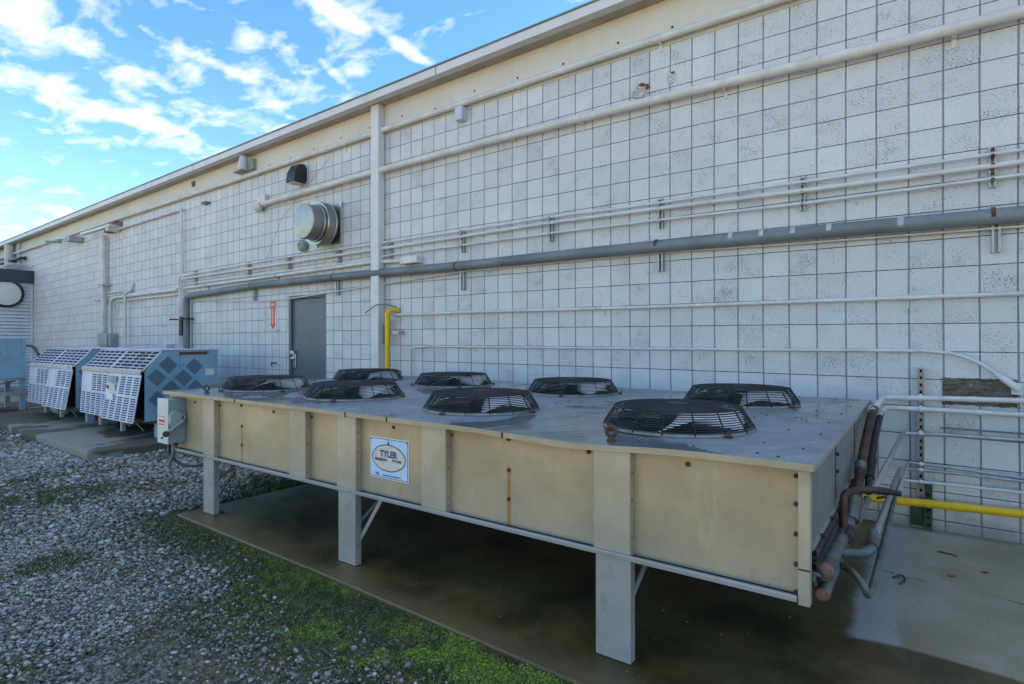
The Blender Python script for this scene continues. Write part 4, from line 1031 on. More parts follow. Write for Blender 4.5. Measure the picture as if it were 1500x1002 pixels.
# legs and braces
for a in (-3.0, -1.256, .560):
    wl_ = .150 if a > -2.9 else .142
    for back in (0, 1):
        y0_, y1_ = (-2.9505, -2.906) if not back else (-.53, -.485)
        m = MB()
        x0_, x1_ = (a, a + .165)
        m.box(x0_, x1_, y0_, y0_ + .0035 if not back else y1_, .004, ZB - .001)
        if not back: m.box(x1_ - .0035, x1_, y0_ + .0038, y1_, .004, ZB - .001); m.box(x0_, x0_ + .0035, y0_ + .0038, y1_, .004, ZB - .001)
        lg = obj('leg', m, 'leg', cd)
        m = MB(); m.box(x0_ + .004, x1_ - .004, y0_ + (.0042 if not back else -.03), y1_ + (.05 if not back else -.047), .0005, .0035); obj('foot_plate', m, 'rust', lg)
for (xa_, za_, xb_, zb_) in ((-2.835, .14, -2.52, ZB), (-1.091, .16, -.89, ZB)):
    m = MB(); d_ = Vector((xb_ - xa_, 0, zb_ - za_)).normalized(); nx_ = Vector((-d_.z, 0, d_.x)) * .012
    A_ = Vector((xa_, -2.912, za_)); B_ = Vector((xb_, -2.912, zb_ - .002))
    if xa_ < -2: nx_ = nx_ * .3
    m.poly([A_ - nx_, B_ - nx_, B_ + nx_, A_ + nx_]); o = obj('brace', m, 'leg' if xa_ > -2 else 'darkmetal', cd); q = o.modifiers.new('s', 'SOLIDIFY'); q.thickness = .006; q.offset = 0
for xx in (-2.90, -1.12, .70):
    m = MB(); m.tube([(xx, -2.90, .25), (xx, -2.62, ZB - .01)], .012, 4); obj('brace', m, 'leg', cd)
    m = MB(); m.tube([(xx, -.55, .15), (xx, -.85, ZB - .01)], .012, 4); obj('brace', m, 'leg', cd)

# ---- fans: guard, ring, blades, hub (one built, copied seven times)
def make_fan():
    f = thing('fan', 'x', 'fan', (0, 0, 0), 'fans on the condenser lid')
    m = MB(); m.lathe([(.350, -.06), (.350, .018), (.366, .020), (.374, .010), (.378, .001), (.345, .0005), (.345, -.06)], (0, 0, 0), 'z', 64, close=True)
    obj('rim', m, 'rimmetal', f, smooth=True)
    m = MB()
    H = .106
    prof = []
    for i in range(10):
        t_ = i / 9; r_ = .372 - .056 * t_; prof.append((r_, .018 + (H - .018) * t_))
    for r_, h_ in prof: m.ring((0, 0, h_), r_, .0027 if 0 < h_ < H - .01 else .0036, 56, 4)
    nr = 19
    for i in range(nr):
        r_ = .306 - i * (.306 - .055) / (nr - 1); m.ring((0, 0, H + .003 + .009 * (1 - (r_ / .31) ** 2)), r_, .0021, 48 if r_ > .15 else 28, 4)
    for k_ in range(16):
        a = 2 * PI * k_ / 16; ca, sa = math.cos(a), math.sin(a)
        pts = [(.376 * ca, .376 * sa, .004)] + [(r_ * ca, r_ * sa, h_ - .003) for r_, h_ in prof[::3]]
        rr = [.304, .22, .13, .05]; pts += [(q * ca, q * sa, H + .001 + .009 * (1 - (q / .31) ** 2)) for q in rr]
        m.tube(pts, .0036, 4)
    m.lathe([(.056, .120), (.056, .116)], (0, 0, 0), 'z', 20)
    obj('guard', m, 'guardwire', f)
    m = MB()
    for k_ in range(4):
        a = R(90 * k_ + 12); top = []; bot = []
        g_ = []
        for i in range(6):
            r_ = .06 + (.325 - .06) * i / 5; wd = R(34 + 22 * i / 5) ; row = []
            for j in range(5):
                s_ = (j / 4 - .5); th = a + s_ * wd + .12 * i / 5
                zz_ = .050 + s_ * .095 * (.55 + .45 * i / 5) + .012 * (1 - (2 * s_) ** 2)
                row.append(m.bm.verts.new((r_ * math.cos(th), r_ * math.sin(th), zz_)))
            g_.append(row)
        for i in range(5):
            for j in range(4): m.face([g_[i][j], g_[i + 1][j], g_[i + 1][j + 1], g_[i][j + 1]])
    o = obj('blades', m, 'blade', f, smooth=True); q = o.modifiers.new('s', 'SOLIDIFY'); q.thickness = .002
    m = MB(); m.lathe([(.075, -.10), (.075, .045), (.06, .055), (.0001, .058)], (0, 0, 0), 'z', 24); hb = obj('hub', m, 'darkmetal', f, smooth=True)
    m = MB(); m.tube([(-.345, 0, -.055), (.345, 0, -.055)], .012, 6); m.tube([(0, -.345, -.055), (0, .345, -.055)], .012, 6); obj('motor_mount', m, 'darkmetal', f)
    m = MB()
    for k_ in range(4):
        a = R(90 * k_ - 45); ca, sa = math.cos(a), math.sin(a)
        m.box(-.015, .015, -.012, .012, .0, .010, Matrix.Translation((.392 * ca, .392 * sa, 0)) @ Matrix.Rotation(a, 4, 'Z')); m.tube([(.40 * ca, .40 * sa, .01), (.40 * ca, .40 * sa, .035)], .004, 6)
    loose(obj('hold_down', m, 'rust', f))
    m = MB(); m.lathe([(.344, -.0595), (.344, -.30), (.30, -.34), (.0001, -.34)], (0, 0, 0), 'z', 32, close=True); obj('shroud', m, 'shroudmetal', f)
    return f
flab = ['largest looking black guarded fan at the front right corner of the condenser', 'front row guarded fan, second from the right', 'front row guarded fan, third from the right, above the second leg',
        'front row guarded fan nearest the left end of the condenser', 'back row guarded fan at the right end, in front of the wall', 'back row guarded fan, second from the right',
        'back row guarded fan, third from the right, right of the yellow pipe', 'back row guarded fan farthest left, in front of the grey door']
proto = make_fan()
for i, (x, y) in enumerate(FX):
    if i == 0: f = proto
    else:
        f = proto.copy(); C.objects.link(f)
        for ch in proto.children:
            c_ = ch.copy(); C.objects.link(c_); c_.parent = f
    f['label'] = flab[i]
for i, (f, (x, y)) in enumerate(zip([proto] + [o for o in C.objects if o.name.startswith('fan.') and o.type == 'EMPTY'], FX)):
    f.location = (x, y, lidz(x, y) + .001); f.rotation_euler = (0, 0, R([10, 47, 74, 33, 21, 62, 5, 50][i]))
    f['label'] = flab[i]

# ---- badge
bd = thing('brand_plate', 'square light blue plate with navy oval and lettering on the condenser front', 'sign', (-.85, -2.906, .566))
px0, px1, pz0, pz1 = -1.005, -.668, .563, .806
cxp, czp = (px0 + px1) / 2, (pz0 + pz1) / 2 + .004
m = MB(); m.box(px0, px1, -2.909, -2.9055, pz0, pz1); obj('plate', m, 'white', bd)
m = MB(); m.box(px0 + .005, px1 - .005, -2.9098, -2.9092, pz0 + .005, pz1 - .005); obj('frame_line', m, 'darkblue', bd)
m = MB(); m.box(px0 + .009, px1 - .009, -2.9106, -2.9100, pz0 + .009, pz1 - .009); obj('face', m, 'stickerblue', bd)
def ellipse(a, b, y, n=48): 
    m = MB(); m.poly([(cxp + a * math.cos(2 * PI * i / n), y, czp + b * math.sin(2 * PI * i / n)) for i in range(n)]); return m
obj('oval_line', ellipse(.146, .081, -2.9112), 'darkblue', bd); obj('oval', ellipse(.139, .075, -2.9118), 'cream', bd)
m = MB(); m.poly([(cxp - .012, -2.9124, czp + .078), (cxp + .010, -2.9124, czp + .078), (cxp + .003, -2.9124, czp + .092), (cxp + .000, -2.9124, czp + .112), (cxp - .006, -2.9124, czp + .09)]); obj('spike', m, 'darkblue', bd)
text_mesh('lettering', 'TYLER', .052, 'darkblue', bd, (cxp, -2.9126, czp + .022), (1, 0, 0), (0, 0, 1), extr=.0004, bold=.0022)
text_mesh('lettering', 'REFRIGERATION', .021, 'darkblue', bd, (cxp - .066, -2.9126, czp - .014), (1, 0, 0), (0, 0, 1), extr=.0003, bold=.0009, sx=.68)
text_mesh('lettering', 'SYSTEMS', .021, 'darkblue', bd, (cxp + .072, -2.9126, czp - .012), (1, 0, 0), (0, 0, 1), extr=.0003, bold=.0006)
text_mesh('lettering', 'T R', .019, 'darkblue', bd, (cxp - .10, -2.9118, pz0 + .023), (1, 0, 0), (0, 0, 1), extr=.0003, bold=.0012)
text_mesh('lettering', 'REFRIGERATION CORPORATION', .0105, 'darkblue', bd, (cxp + .028, -2.9118, pz0 + .021), (1, 0, 0), (0, 0, 1), extr=.0003, bold=.0002)
m = MB(); m.bolt((px1 - .014, -2.911, pz1 - .014), 'y', .003, .003); m.bolt((px0 + .014, -2.911, pz1 - .014), 'y', .003, .003); loose(obj('rivet', m, 'darkmetal', bd))

# ---- disconnect switch
t = thing('disconnect_switch', 'grey electrical disconnect box with side lever at the left end of the condenser', 'switch box', (-3.54, -2.97, .51))
bx0, bx1, by0, by1, bz0, bz1 = -3.594, -3.40, -3.046, -2.9075, .522, .896
m = MB(); m.box(bx0, bx1, by0, by1, bz0, bz1); obj('enclosure', m, 'switch', t, bevel=.004)
m = MB(); m.box(bx0 - .004, bx1 + .002, by0 - .006, by0 - .001, bz0 - .004, bz1 + .004); obj('cover', m, 'switchfront', t, bevel=.003)
m = MB(); m.box(bx0 + .02, bx1 - .05, by0 - .0075, by0 - .0065, .66, .79); obj('warning_label', m, 'label', t)
m = MB(); m.box(bx0 + .025, bx1 - .055, by0 - .0083, by0 - .0078, .70, .72); m.box(bx0 + .025, bx1 - .065, by0 - .0083, by0 - .0078, .675, .685); m.box(bx0 + .025, bx1 - .06, by0 - .0083, by0 - .0078, .745, .75); loose(obj('label_print', m, 'red', t))
m = MB(); m.prism([(-3.045, .77), (-3.02, .80), (-2.99, .80), (-2.93, .76), (-2.915, .735), (-2.93, .71), (-2.99, .67), (-3.03, .655), (-3.05, .70)], 'x', bx1 + .001, bx1 + .028); obj('lever_plate', m, 'switchside', t, bevel=.004)
m = MB(); m.tube([(bx1 + .035, -2.945, .71), (bx1 + .038, -3.075, .622)], .010, 8, rs=[.011, .010]); hd = obj('lever', m, 'switchside', t)
m = MB(); m.lathe([(.022, 0), (.026, .008), (.026, .02), (.015, .026), (.0001, .026)], (bx1 + .030, -3.085, .615), 'x', 20); obj('knob', m, 'rust', hd, smooth=True)
m = MB(); m.box(bx1 + .0285, bx1 + .030, -2.952, -2.940, .725, .75); obj('lock_hole', m, 'black', t)
m = MB(); m.lathe([(.010, 0), (.008, .012), (.0001, .013)], (-3.50, by0 - .006, .565), 'y', 10); obj('latch', m, 'darkmetal', t)
t = thing('switch_hoses', 'two grey conduits below the switch box, one looping back under the condenser', 'hose', (-3.5, -2.97, .3))
m = MB(); m.tube([(-3.475, -2.96, .512), (-3.475, -2.96, .49)], .024, 12); obj('fitting', m, 'rust', t)
m = MB(); m.tube(fillet([(-3.475, -2.96, .50), (-3.50, -2.965, .42), (-3.56, -2.98, .30)], .05), .0155, 10); obj('hose', m, 'pvc', t, smooth=True)
m = MB(); m.tube(fillet([(-3.56, -2.97, .515), (-3.57, -2.97, .40), (-3.44, -2.95, .335), (-3.2, -2.93, .335), (-2.98, -2.87, .40)], .12, 8), .0125, 10); obj('hose', m, 'rubber', t, smooth=True)

# ---- copper headers at the right end (parts of the condenser)
def part_tube(name, pts, r, mat, rad=.04, n=16, rs=None, parent=cd):
    p = fillet(pts, rad) if rad else pts
    m = MB(); m.tube(p, r, n, rs=rs); return obj(name, m, mat, parent, smooth=True)
part_tube('header_pipe', [(1.437, -2.80, .522), (1.437, -1.55, .505)], .031, 'header', 0, 20)
m = MB(); m.lathe([(.033, 0), (.033, .02), (.029, .026), (.0001, .031)], (1.437, -2.795, .522), 'y', 24); obj('header_cap', m, 'capmetal', cd, smooth=True)
part_tube('header_pipe', [(1.428, -2.785, .432), (1.428, -1.6, .430)], .0245, 'verdigris', 0, 20)
m = MB(); m.lathe([(.026, 0), (.026, .015), (.022, .02), (.0001, .024)], (1.428, -2.78, .432), 'y', 24); obj('header_cap', m, 'capmetal', cd, smooth=True)
part_tube('riser_pipe', [(1.455, -1.96, .50), (1.455, -1.80, .60), (1.452, -1.58, .70), (1.4605, -1.30, .84), (1.474, -1.09, .945), (1.475, -.95, .956)], .024, 'copper', .05)
part_tube('riser_collar', [(1.452, -1.62, .67), (1.453, -1.565, .715)], .029, 'header', 0)
part_tube('riser_pipe', [(1.465, -1.30, .50), (1.465, -1.15, .60), (1.470, -.90, .74), (1.482, -.62, .862), (1.484, -.50, .885)], .021, 'copperdark', .04)
part_tube('riser_collar', [(1.465, -1.20, .565), (1.467, -1.05, .655)], .028, 'copperdark', 0)
part_tube('branch_pipe', [(1.442, -2.26, .525), (1.442, -2.26, .70), (1.50, -2.17, .705), (1.548, -2.12, .70), (1.60, -2.11, .70)], .0165, 'copper', .035)
part_tube('branch_collar', [(1.562, -2.12, .70), (1.60, -2.112, .70), (1.652, -2.108, .696)], .0145, 'copperdark', 0, rs=[.018, .015, .012])
part_tube('union_fitting', [(1.462, -2.33, .52), (1.462, -2.20, .52)], .026, 'copperdark', 0)
part_tube('union_fitting', [(1.45, -2.03, .52), (1.45, -1.9, .60)], .030, 'header', 0)
part_tube('green_elbow', [(1.445, -2.36, .462), (1.515, -2.33, .462), (1.55, -2.28, .475), (1.545, -2.10, .50)], .021, 'verdigris', .045)
part_tube('elbow_collar', [(1.549, -2.27, .48), (1.549, -2.19, .492)], .025, 'header', 0)
part_tube('branch_pipe', [(1.549, -2.2, .49), (1.558, -1.6, .475), (1.58, -.3, .446)], .0155, 'strut', 0)
part_tube('trap_pipe', [(1.43, -2.42, .432), (1.50, -2.50, .44), (1.545, -2.54, .40), (1.552, -2.52, .355), (1.560, -2.44, .36), (1.575, -1.6, .40), (1.585, -.4, .42)], .0135, 'header', .045)
m = MB(); m.tube([(1.448, -1.75, .44), (1.455, -1.2, .44)], .02, 12); obj('header_pipe', m, 'strut', cd, smooth=True)
m = MB(); m.tube([(1.50, -1.1, .43), (1.57, -1.0, .435)], .008, 6); obj('valve_stem', m, 'rust', cd)
rnd = random.Random(8)

# ------------------------------------------------------------------ blue condensing units
def louvre_panel(mt, x0, x1, z0, z1, yt, yb, cols, blank=None, rows=13, lower=13):
    """flat panel leaning out at the foot, with pressed louvres; returns MB with 2 materials"""
    m = MB()
    H = z1 - z0
    def P(u, v, d=0): return (x0 + u * (x1 - x0), yb + (yt - yb) * v - d, z0 + v * H)
    a = [P(0, 0), P(1, 0), P(1, 1), P(0, 1)]
    vs = [m.bm.verts.new(q) for q in a]; vb = [m.bm.verts.new((q[0], q[1] + .012, q[2])) for q in a]
    m.face(vs); m.face(vb[::-1])
    for i in range(4): m.face([vs[i], vb[i], vb[(i + 1) % 4], vs[(i + 1) % 4]])
    def slot(u0, u1, v, hv):
        m.mi = 1; m.poly([P(u0, v, .0015), P(u1, v, .0015), P(u1, v + hv * .55, .0015), P(u0, v + hv * .55, .0015)])
        m.mi = 0; m.poly([P(u0, v + hv * .50, .010), P(u1, v + hv * .50, .010), P(u1, v + hv * .98, .001), P(u0, v + hv * .98, .001)])
        m.poly([P(u0, v + hv * .42, .010), P(u0, v + hv * .95, .001), P(u0, v + hv * .45, .001)]); m.poly([P(u1, v + hv * .42, .010), P(u1, v + hv * .45, .001), P(u1, v + hv * .95, .001)])
        m.mi = 0
    cw = 1.0 / cols
    for c in range(cols):
        for r_ in range(lower):
            hv = .50 / lower; slot(c * cw + cw * .16, c * cw + cw * .86, .03 + r_ * hv, hv)
        if blank and blank[0] <= c <= blank[1]: continue
        for r_ in range(rows):
            hv = .40 / rows; slot(c * cw + cw * .16, c * cw + cw * .86, .57 + r_ * hv, hv)
    return m
def make_unit(x0, x1, label):
    t = thing('condensing_unit', label, 'air conditioner', ((x0 + x1) / 2, -1.5, .075), 'blue condensing units on the slab')
    zb, zk, zt, yf, yk, yb = .31, .985, 1.262, -1.985, -1.735, -.985
    m = MB()
    side = [(yf + .03, zb), (yb, zb), (yb, zt), (yk, zt), (yf + .03, zk)]
    for xs_ in (x0, x1 - .008): m.prism(side, 'x', xs_, xs_ + .008)
    m.box(x0 + .008, x1 - .008, yb - .008, yb, zb, zt)
    obj('cabinet', m, 'blue', t, bevel=.003)
    m = MB(); m.box(x0 + .01, x1 - .01, yf + .09, yb - .02, zb + .01, zk - .02); obj('interior', m, 'black', t)
    m = MB(); m.box(x0 - .012, x1 + .012, yk - .015, yb + .012, zt + .001, zt + .014); obj('top_panel', m, 'paleblue', t, bevel=.003)
    xm = x0 + .48 * (x1 - x0)
    # sloping louvred hood in two halves
    for k_, (xa_, xb_) in enumerate(((x0, xm - .006), (xm + .006, x1))):
        m = MB(); dy, dz = yk - yf, zt - zk; L_ = math.hypot(dy, dz); ny, nz = -dz / L_, dy / L_
        def P(u, v, d): return (xa_ + u * (xb_ - xa_), yf + v * dy + ny * d, zk + v * dz + nz * d)
        q0 = [P(0, 0, .0), P(1, 0, 0), P(1, 1, 0), P(0, 1, 0)]; q1 = [P(0, 0, -.01), P(1, 0, -.01), P(1, 1, -.01), P(0, 1, -.01)]
        a = [m.bm.verts.new(q) for q in q0]; b = [m.bm.verts.new(q) for q in q1]; m.face(a); m.face(b[::-1])
        for i in range(4): m.face([a[i], b[i], b[(i + 1) % 4], a[(i + 1) % 4]])
        for c in range(5):
            for r_ in range(6):
                u0 = .04 + c * .19; u1 = u0 + .155; v0 = .05 + r_ * .155
                m.mi = 1; m.poly([P(u0, v0, .002), P(u1, v0, .002), P(u1, v0 + .095, .002), P(u0, v0 + .095, .002)])
                m.mi = 0; m.poly([P(u0, v0 + .075, .012), P(u1, v0 + .075, .012), P(u1, v0 + .135, .001), P(u0, v0 + .135, .001)])
        obj('louvred_hood', m, ['hoodrusty' if (k_ == 1 and x1 > -8) else 'paleblue', 'black'], t)
        m = MB(); m.prism([(yf - .022, zk - .045), (yf - .018, zk - .045), (yf - .016, zk - .002), (yf + .006, zk + .022), (yf + .0, zk + .026), (yf - .022, zk + .002)], 'x', xa_ - .004, xb_ + .004)
        obj('drip_edge', m, 'hooddirty', t)
        lean = -.035 if k_ == 0 else -.10
        m = louvre_panel(None, xa_ + .01, xb_ - .01 - (0.0), zb - .01, zk - .05, yf - .012, yf - .012 + lean, 5, blank=(0, 1), rows=8, lower=10)
        lp_ = obj('front_panel', m, ['paleblue', 'black'], t)
        if k_ == 1 and x1 > -8:
            w_ = xb_ - xa_
            m = MB(); m.box(xa_ + .07, xa_ + .34 * w_, yf - .045, yf - .038, .80, .90); obj('data_plate', m, 'concretebox', lp_)
            m = MB(); m.box(xa_ + .16, xa_ + .33 * w_, yf - .062, yf - .055, .69, .79); obj('data_plate', m, 'cream', lp_)
            m = MB(); m.prism([(xa_ + .12, .575), (xa_ + .31 * w_, .57), (xa_ + .32 * w_, .66), (xa_ + .13, .67)], 'y', yf - .082, yf - .075); obj('paper_notice', m, 'white', lp_)
            m = MB(); m.lathe([(.028, 0), (.026, .012), (.0001, .013)], (xa_ + .10, yf - .05, .74), 'y', 16); obj('logo_disc', m, 'darkmetal', lp_)
    # diamond slit vents in the near side
    m = MB(); fold = (x1 + .0006)
    for (cy_, cz_) in ((-1.808, .897), (-1.663, 1.062), (-1.317, 1.032), (-1.461, .875), (-1.621, .733), (-1.794, .596), (-1.296, .72), (-1.45, .56), (-1.62, .43), (-1.15, .56)):
        h_ = .128
        for i in range(11):
            s_ = -h_ / math.sqrt(2) + (i + .5) * 2 * h_ / math.sqrt(2) / 11; hw = h_ / math.sqrt(2); ww = .0042
            # local axes: e = slit direction (+y,+z), g = across
            e = Vector((0, .7071, .7071)); g = Vector((0, .7071, -.7071)); c_ = Vector((fold, cy_, cz_)) + g * s_
            m.poly([c_ - e * hw * .92 - g * ww, c_ + e * hw * .92 - g * ww, c_ + e * hw * .92 + g * ww, c_ - e * hw * .92 + g * ww])
    obj('slit_vents', m, 'black', t)
    m = MB(); m.box(x1 + .0005, x1 + .002, -1.5165, -1.5135, 1.0, zt - .02); m.box(x1 + .0005, x1 + .002, -1.59, -1.587, .70, .93); obj('panel_seam', m, 'darkmetal', t)
    m = MB(); m.box(x1 + .001, x1 + .018, -1.52, -1.145, 1.205, 1.24); obj('handle_rail', m, 'rust', t, bevel=.003)
    m = MB(); m.box(x1 + .001, x1 + .003, -1.165, -1.04, .90, .995); obj('notice', m, 'label', t)
    for lx, ly in ((x0 + .05, -1.80), (x1 - .10, -1.80), (x0 + .05, -1.05), (x1 - .10, -1.05)):
        m = MB(); m.box(lx, lx + .10, ly, ly + .10, .077, zb); obj('leg', m, 'blue' if lx > (x0 + x1) / 2 else 'concretebox', t, bevel=.003)
    m = MB(); m.box((x0 + x1) / 2 - .03, (x0 + x1) / 2 + .03, -1.85, -1.80, .077, zb); obj('prop_block', m, 'hooddirty', t)
    m = MB(); m.box(x0 + .02, x1 - .02, -1.86, -1.82, zb - .04, zb - .002); m.box(x0 + .02, x1 - .02, -1.06, -1.02, zb - .04, zb - .002); loose(obj('base_rail', m, 'rust', t))
    m = MB(); m.lathe([(.0001, 0), (.11, 0), (.12, .02), (.12, .30), (.10, .34), (.0001, .34)], (x0 + .52, -1.72, .20), 'x', 24); obj('compressor', m, 'concretebox' if x0 < -9 else 'darkmetal', t, smooth=True)
    m = MB(); m.tube([(x0 + .7, -1.75, .26), (x1 - .9, -1.8, .16)], .012, 8); m.tube([(x1 - .8, -1.8, .27), (x1 - .3, -1.85, .15)], .010, 8); m.tube([(x1 - .35, -1.7, .15), (x1 - .2, -1.7, .24)], .02, 8); loose(obj('loose_tube', m, 'pvc', t, smooth=True))
    return t
make_unit(-8.86, -6.70, 'nearer blue condensing unit with rust stained louvred hood and slit side vents')
make_unit(-11.50, -9.28, 'farther blue condensing unit, partly hidden behind the nearer one')

# blue cabinet on a stand at the far left
t = thing('blue_cabinet', 'plain blue cabinet on a low metal stand cut by the left frame edge', 'cabinet', (-12.8, -2.4, .06))
m = MB(); m.box(-13.4, -12.30, -3.2, -1.86, .685, 1.452); obj('cabinet', m, 'blue', t, bevel=.008)
m = MB(); m.box(-12.299, -12.285, -1.925, -1.862, .69, 1.45); m.box(-12.299, -12.285, -3.2, -1.93, 1.415, 1.45); obj('corner_trim', m, 'blue', t)
m = MB(); m.box(-12.2985, -12.292, -2.3, -2.235, 1.14, 1.165); obj('latch', m, 'darkmetal', t)
m = MB(); m.box(-13.4, -12.28, -3.2, -1.85, .64, .682); m.box(-12.36, -12.28, -3.2, -1.85, .36, .43); obj('stand_rail', m, 'strut', t)
for y in (-1.95, -2.95):
    m = MB(); m.box(-12.36, -12.30, y, y + .08, .062, .64); obj('leg', m, 'blue', t)
    m = MB(); m.box(-13.38, -13.30, y, y + .08, .062, .64); obj('leg', m, 'blue', t)
m = MB(); m.tube([(-12.33, -2.9, .45), (-12.33, -2.0, .64)], .02, 6); obj('brace', m, 'strut', t)
m = MB(); m.tube(fillet([(-12.5, -1.86, 1.31), (-12.5, -1.70, 1.31), (-12.5, -1.60, 1.10), (-12.6, -1.58, .95), (-13.5, -.7, .92)], .14), .028, 10)
tag(obj('looped_hose', m, 'pvc', smooth=True), 'grey hose arching out of the blue cabinet at far left', 'hose')
m = MB(); m.tube([(-12.4, -1.86, 1.0), (-13.8, -.1, 1.0)], .03, 8); m.tube([(-12.4, -1.86, .9), (-13.8, -.1, .9)], .02, 8)
tag(obj('pipe_pair', m, 'conduit', smooth=True), 'pair of thin pipes running from the blue cabinet back to the wall', 'pipe')

# ------------------------------------------------------------------ gravel, moss, straw
rng = np.random.default_rng(11)
CAMP = np.array([1.7485, -5.2095]); YAW = R(-36.13)
Fv = np.array([math.sin(YAW), math.cos(YAW)]); Rv = np.array([math.cos(YAW), -math.sin(YAW)])
def slab_edge(x): return np.interp(x, [-3.12, -1.2, .6, 2.2, 8.5], [-3.105, -3.13, -3.19, -3.27, -3.5])
def on_slab(x, y):
    a = (x > -3.15) & (y > slab_edge(x)); b = (x > -12.25) & (x < -6.23) & (y > np.interp(x, [-12.2, -6.26], [-2.62, -2.74])); c = (x < -12.75) & (y > -3.6)
    return a | b | c
def vnoise(x, y, s, seed):
    r_ = np.random.default_rng(seed); G = r_.random((64, 64)); u, v = x * s, y * s
    i, j = np.floor(u).astype(int), np.floor(v).astype(int); fu, fv = u - i, v - j; fu = fu * fu * (3 - 2 * fu); fv = fv * fv * (3 - 2 * fv)
    g = lambda a, b: G[a % 64, b % 64]
    return (g(i, j) * (1 - fu) + g(i + 1, j) * fu) * (1 - fv) + (g(i, j + 1) * (1 - fu) + g(i + 1, j + 1) * fu) * fv
def fnoise(x, y, s, seed): return (vnoise(x, y, s, seed) + .5 * vnoise(x, y, s * 2.1, seed + 1) + .25 * vnoise(x, y, s * 4.3, seed + 2)) / 1.75
def scatter(n, smin, smax):
    x = rng.uniform(-14, 2.0, n); y = rng.uniform(-6.2, -.15, n)
    d = (x - CAMP[0]) * Fv[0] + (y - CAMP[1]) * Fv[1]; s = (x - CAMP[0]) * Rv[0] + (y - CAMP[1]) * Rv[1]
    k_ = (d > 1.3) & (s > -1.15 * d - .5) & (s < .75 * d + .3) & ~on_slab(x, y)
    return x[k_], y[k_], d[k_]
t_ = (1 + 5 ** .5) / 2
ICO = np.array([(-1, t_, 0), (1, t_, 0), (-1, -t_, 0), (1, -t_, 0), (0, -1, t_), (0, 1, t_), (0, -1, -t_), (0, 1, -t_), (t_, 0, -1), (t_, 0, 1), (-t_, 0, -1), (-t_, 0, 1)]) / math.hypot(1, t_)
IF = np.array([(0, 11, 5), (0, 5, 1), (0, 1, 7), (0, 7, 10), (0, 10, 11), (1, 5, 9), (5, 11, 4), (11, 10, 2), (10, 7, 6), (7, 1, 8), (3, 9, 4), (3, 4, 2), (3, 2, 6), (3, 6, 8), (3, 8, 9), (4, 9, 5), (2, 4, 11), (6, 2, 10), (8, 6, 7), (9, 8, 1)])
def mesh_np(name, V, F, mat):
    me = bpy.data.meshes.new(name); nv, nf = len(V), len(F); k_ = F.shape[1]
    me.vertices.add(nv); me.vertices.foreach_set('co', V.astype(np.float32).ravel())
    me.loops.add(nf * k_); me.loops.foreach_set('vertex_index', F.astype(np.int32).ravel())
    me.polygons.add(nf); me.polygons.foreach_set('loop_start', (np.arange(nf) * k_).astype(np.int32)); me.polygons.foreach_set('loop_total', np.full(nf, k_, np.int32))
    me.update(calc_edges=True); me.materials.append(M[mat])
    o = bpy.data.objects.new(name, me); C.objects.link(o); return o
def stones(x, y, size, z0, mat, name):
    n = len(x); q = rng.normal(size=(n, 4)); q /= np.linalg.norm(q, axis=1)[:, None]; a, b, c, d = q.T
    Rm = np.stack([1 - 2 * (c * c + d * d), 2 * (b * c - a * d), 2 * (b * d + a * c), 2 * (b * c + a * d), 1 - 2 * (b * b + d * d), 2 * (c * d - a * b), 2 * (b * d - a * c), 2 * (c * d + a * b), 1 - 2 * (b * b + c * c)], 1).reshape(n, 3, 3)
    sc_ = size[:, None] * np.stack([rng.uniform(.75, 1.25, n), rng.uniform(.6, 1.0, n), rng.uniform(.4, .75, n)], 1)
    V = ICO[None] * (1 + rng.uniform(-.22, .22, (n, 12, 1))) * sc_[:, None, :]
    # tilt only moderately: mix identity with random rotation about z, then small tilt
    th = rng.uniform(0, 2 * PI, n); ct, st_ = np.cos(th), np.sin(th); V = np.stack([V[..., 0] * ct[:, None] - V[..., 1] * st_[:, None], V[..., 0] * st_[:, None] + V[..., 1] * ct[:, None], V[..., 2]], -1)
    al = rng.normal(0, .45, n); ca, sa = np.cos(al), np.sin(al); V = np.stack([V[..., 0], V[..., 1] * ca[:, None] - V[..., 2] * sa[:, None], V[..., 1] * sa[:, None] + V[..., 2] * ca[:, None]], -1)
    V += np.stack([x, y, z0], 1)[:, None]
    F = (IF[None] + (np.arange(n) * 12)[:, None, None]).reshape(-1, 3)
    o = mesh_np(name, V.reshape(-1, 3), F, mat); o['kind'] = 'stuff'; return o
def mossw(x, y):
    d = slab_edge(x) - y
    wdt = np.interp(x, [-3.4, -2.6, -1.6, -.9, 0, .6], [.12, .24, .36, .58, .66, .6])
    return np.clip(1.25 - d / wdt, 0, 1) * (x > -3.3)
x, y, d = scatter(520000, 0, 0)
keep = rng.random(len(x)) < np.clip(1.15 * (3.2 / np.maximum(d, 2.6)) ** 1.2, .16, 1)
mw = mossw(x, y); keep &= rng.random(len(x)) > mw * .88
bare = fnoise(x, y, .9, 5) + np.clip((d - 5.5) * .05, 0, .12); keep &= rng.random(len(x)) > np.clip((bare - .57) * 7, 0, .7)
x, y, d = x[keep], y[keep], d[keep]
size = np.minimum(rng.lognormal(math.log(.0078), .42, len(x)), .021) * np.clip(d / 3.6, .85, 2.0)
z0 = -.037 + rng.uniform(0, .016, len(x)) + size * .25
near_corner = np.exp(-(((x + 2.75) / .9) ** 2 + ((y + 3.22) / .28) ** 2)) * 1.3 + mossw(x, y) * .6 + np.clip((bare[keep] - .5) * 3, 0, .6)
dm = rng.random(len(x)) < near_corner
g_ = stones(x[~dm], y[~dm], size[~dm], z0[~dm], 'stone', 'gravel'); 
g_ = stones(x[dm], y[dm], size[dm] * .95, z0[dm], 'dirtstone', 'muddy_gravel')
print('stones', len(x))
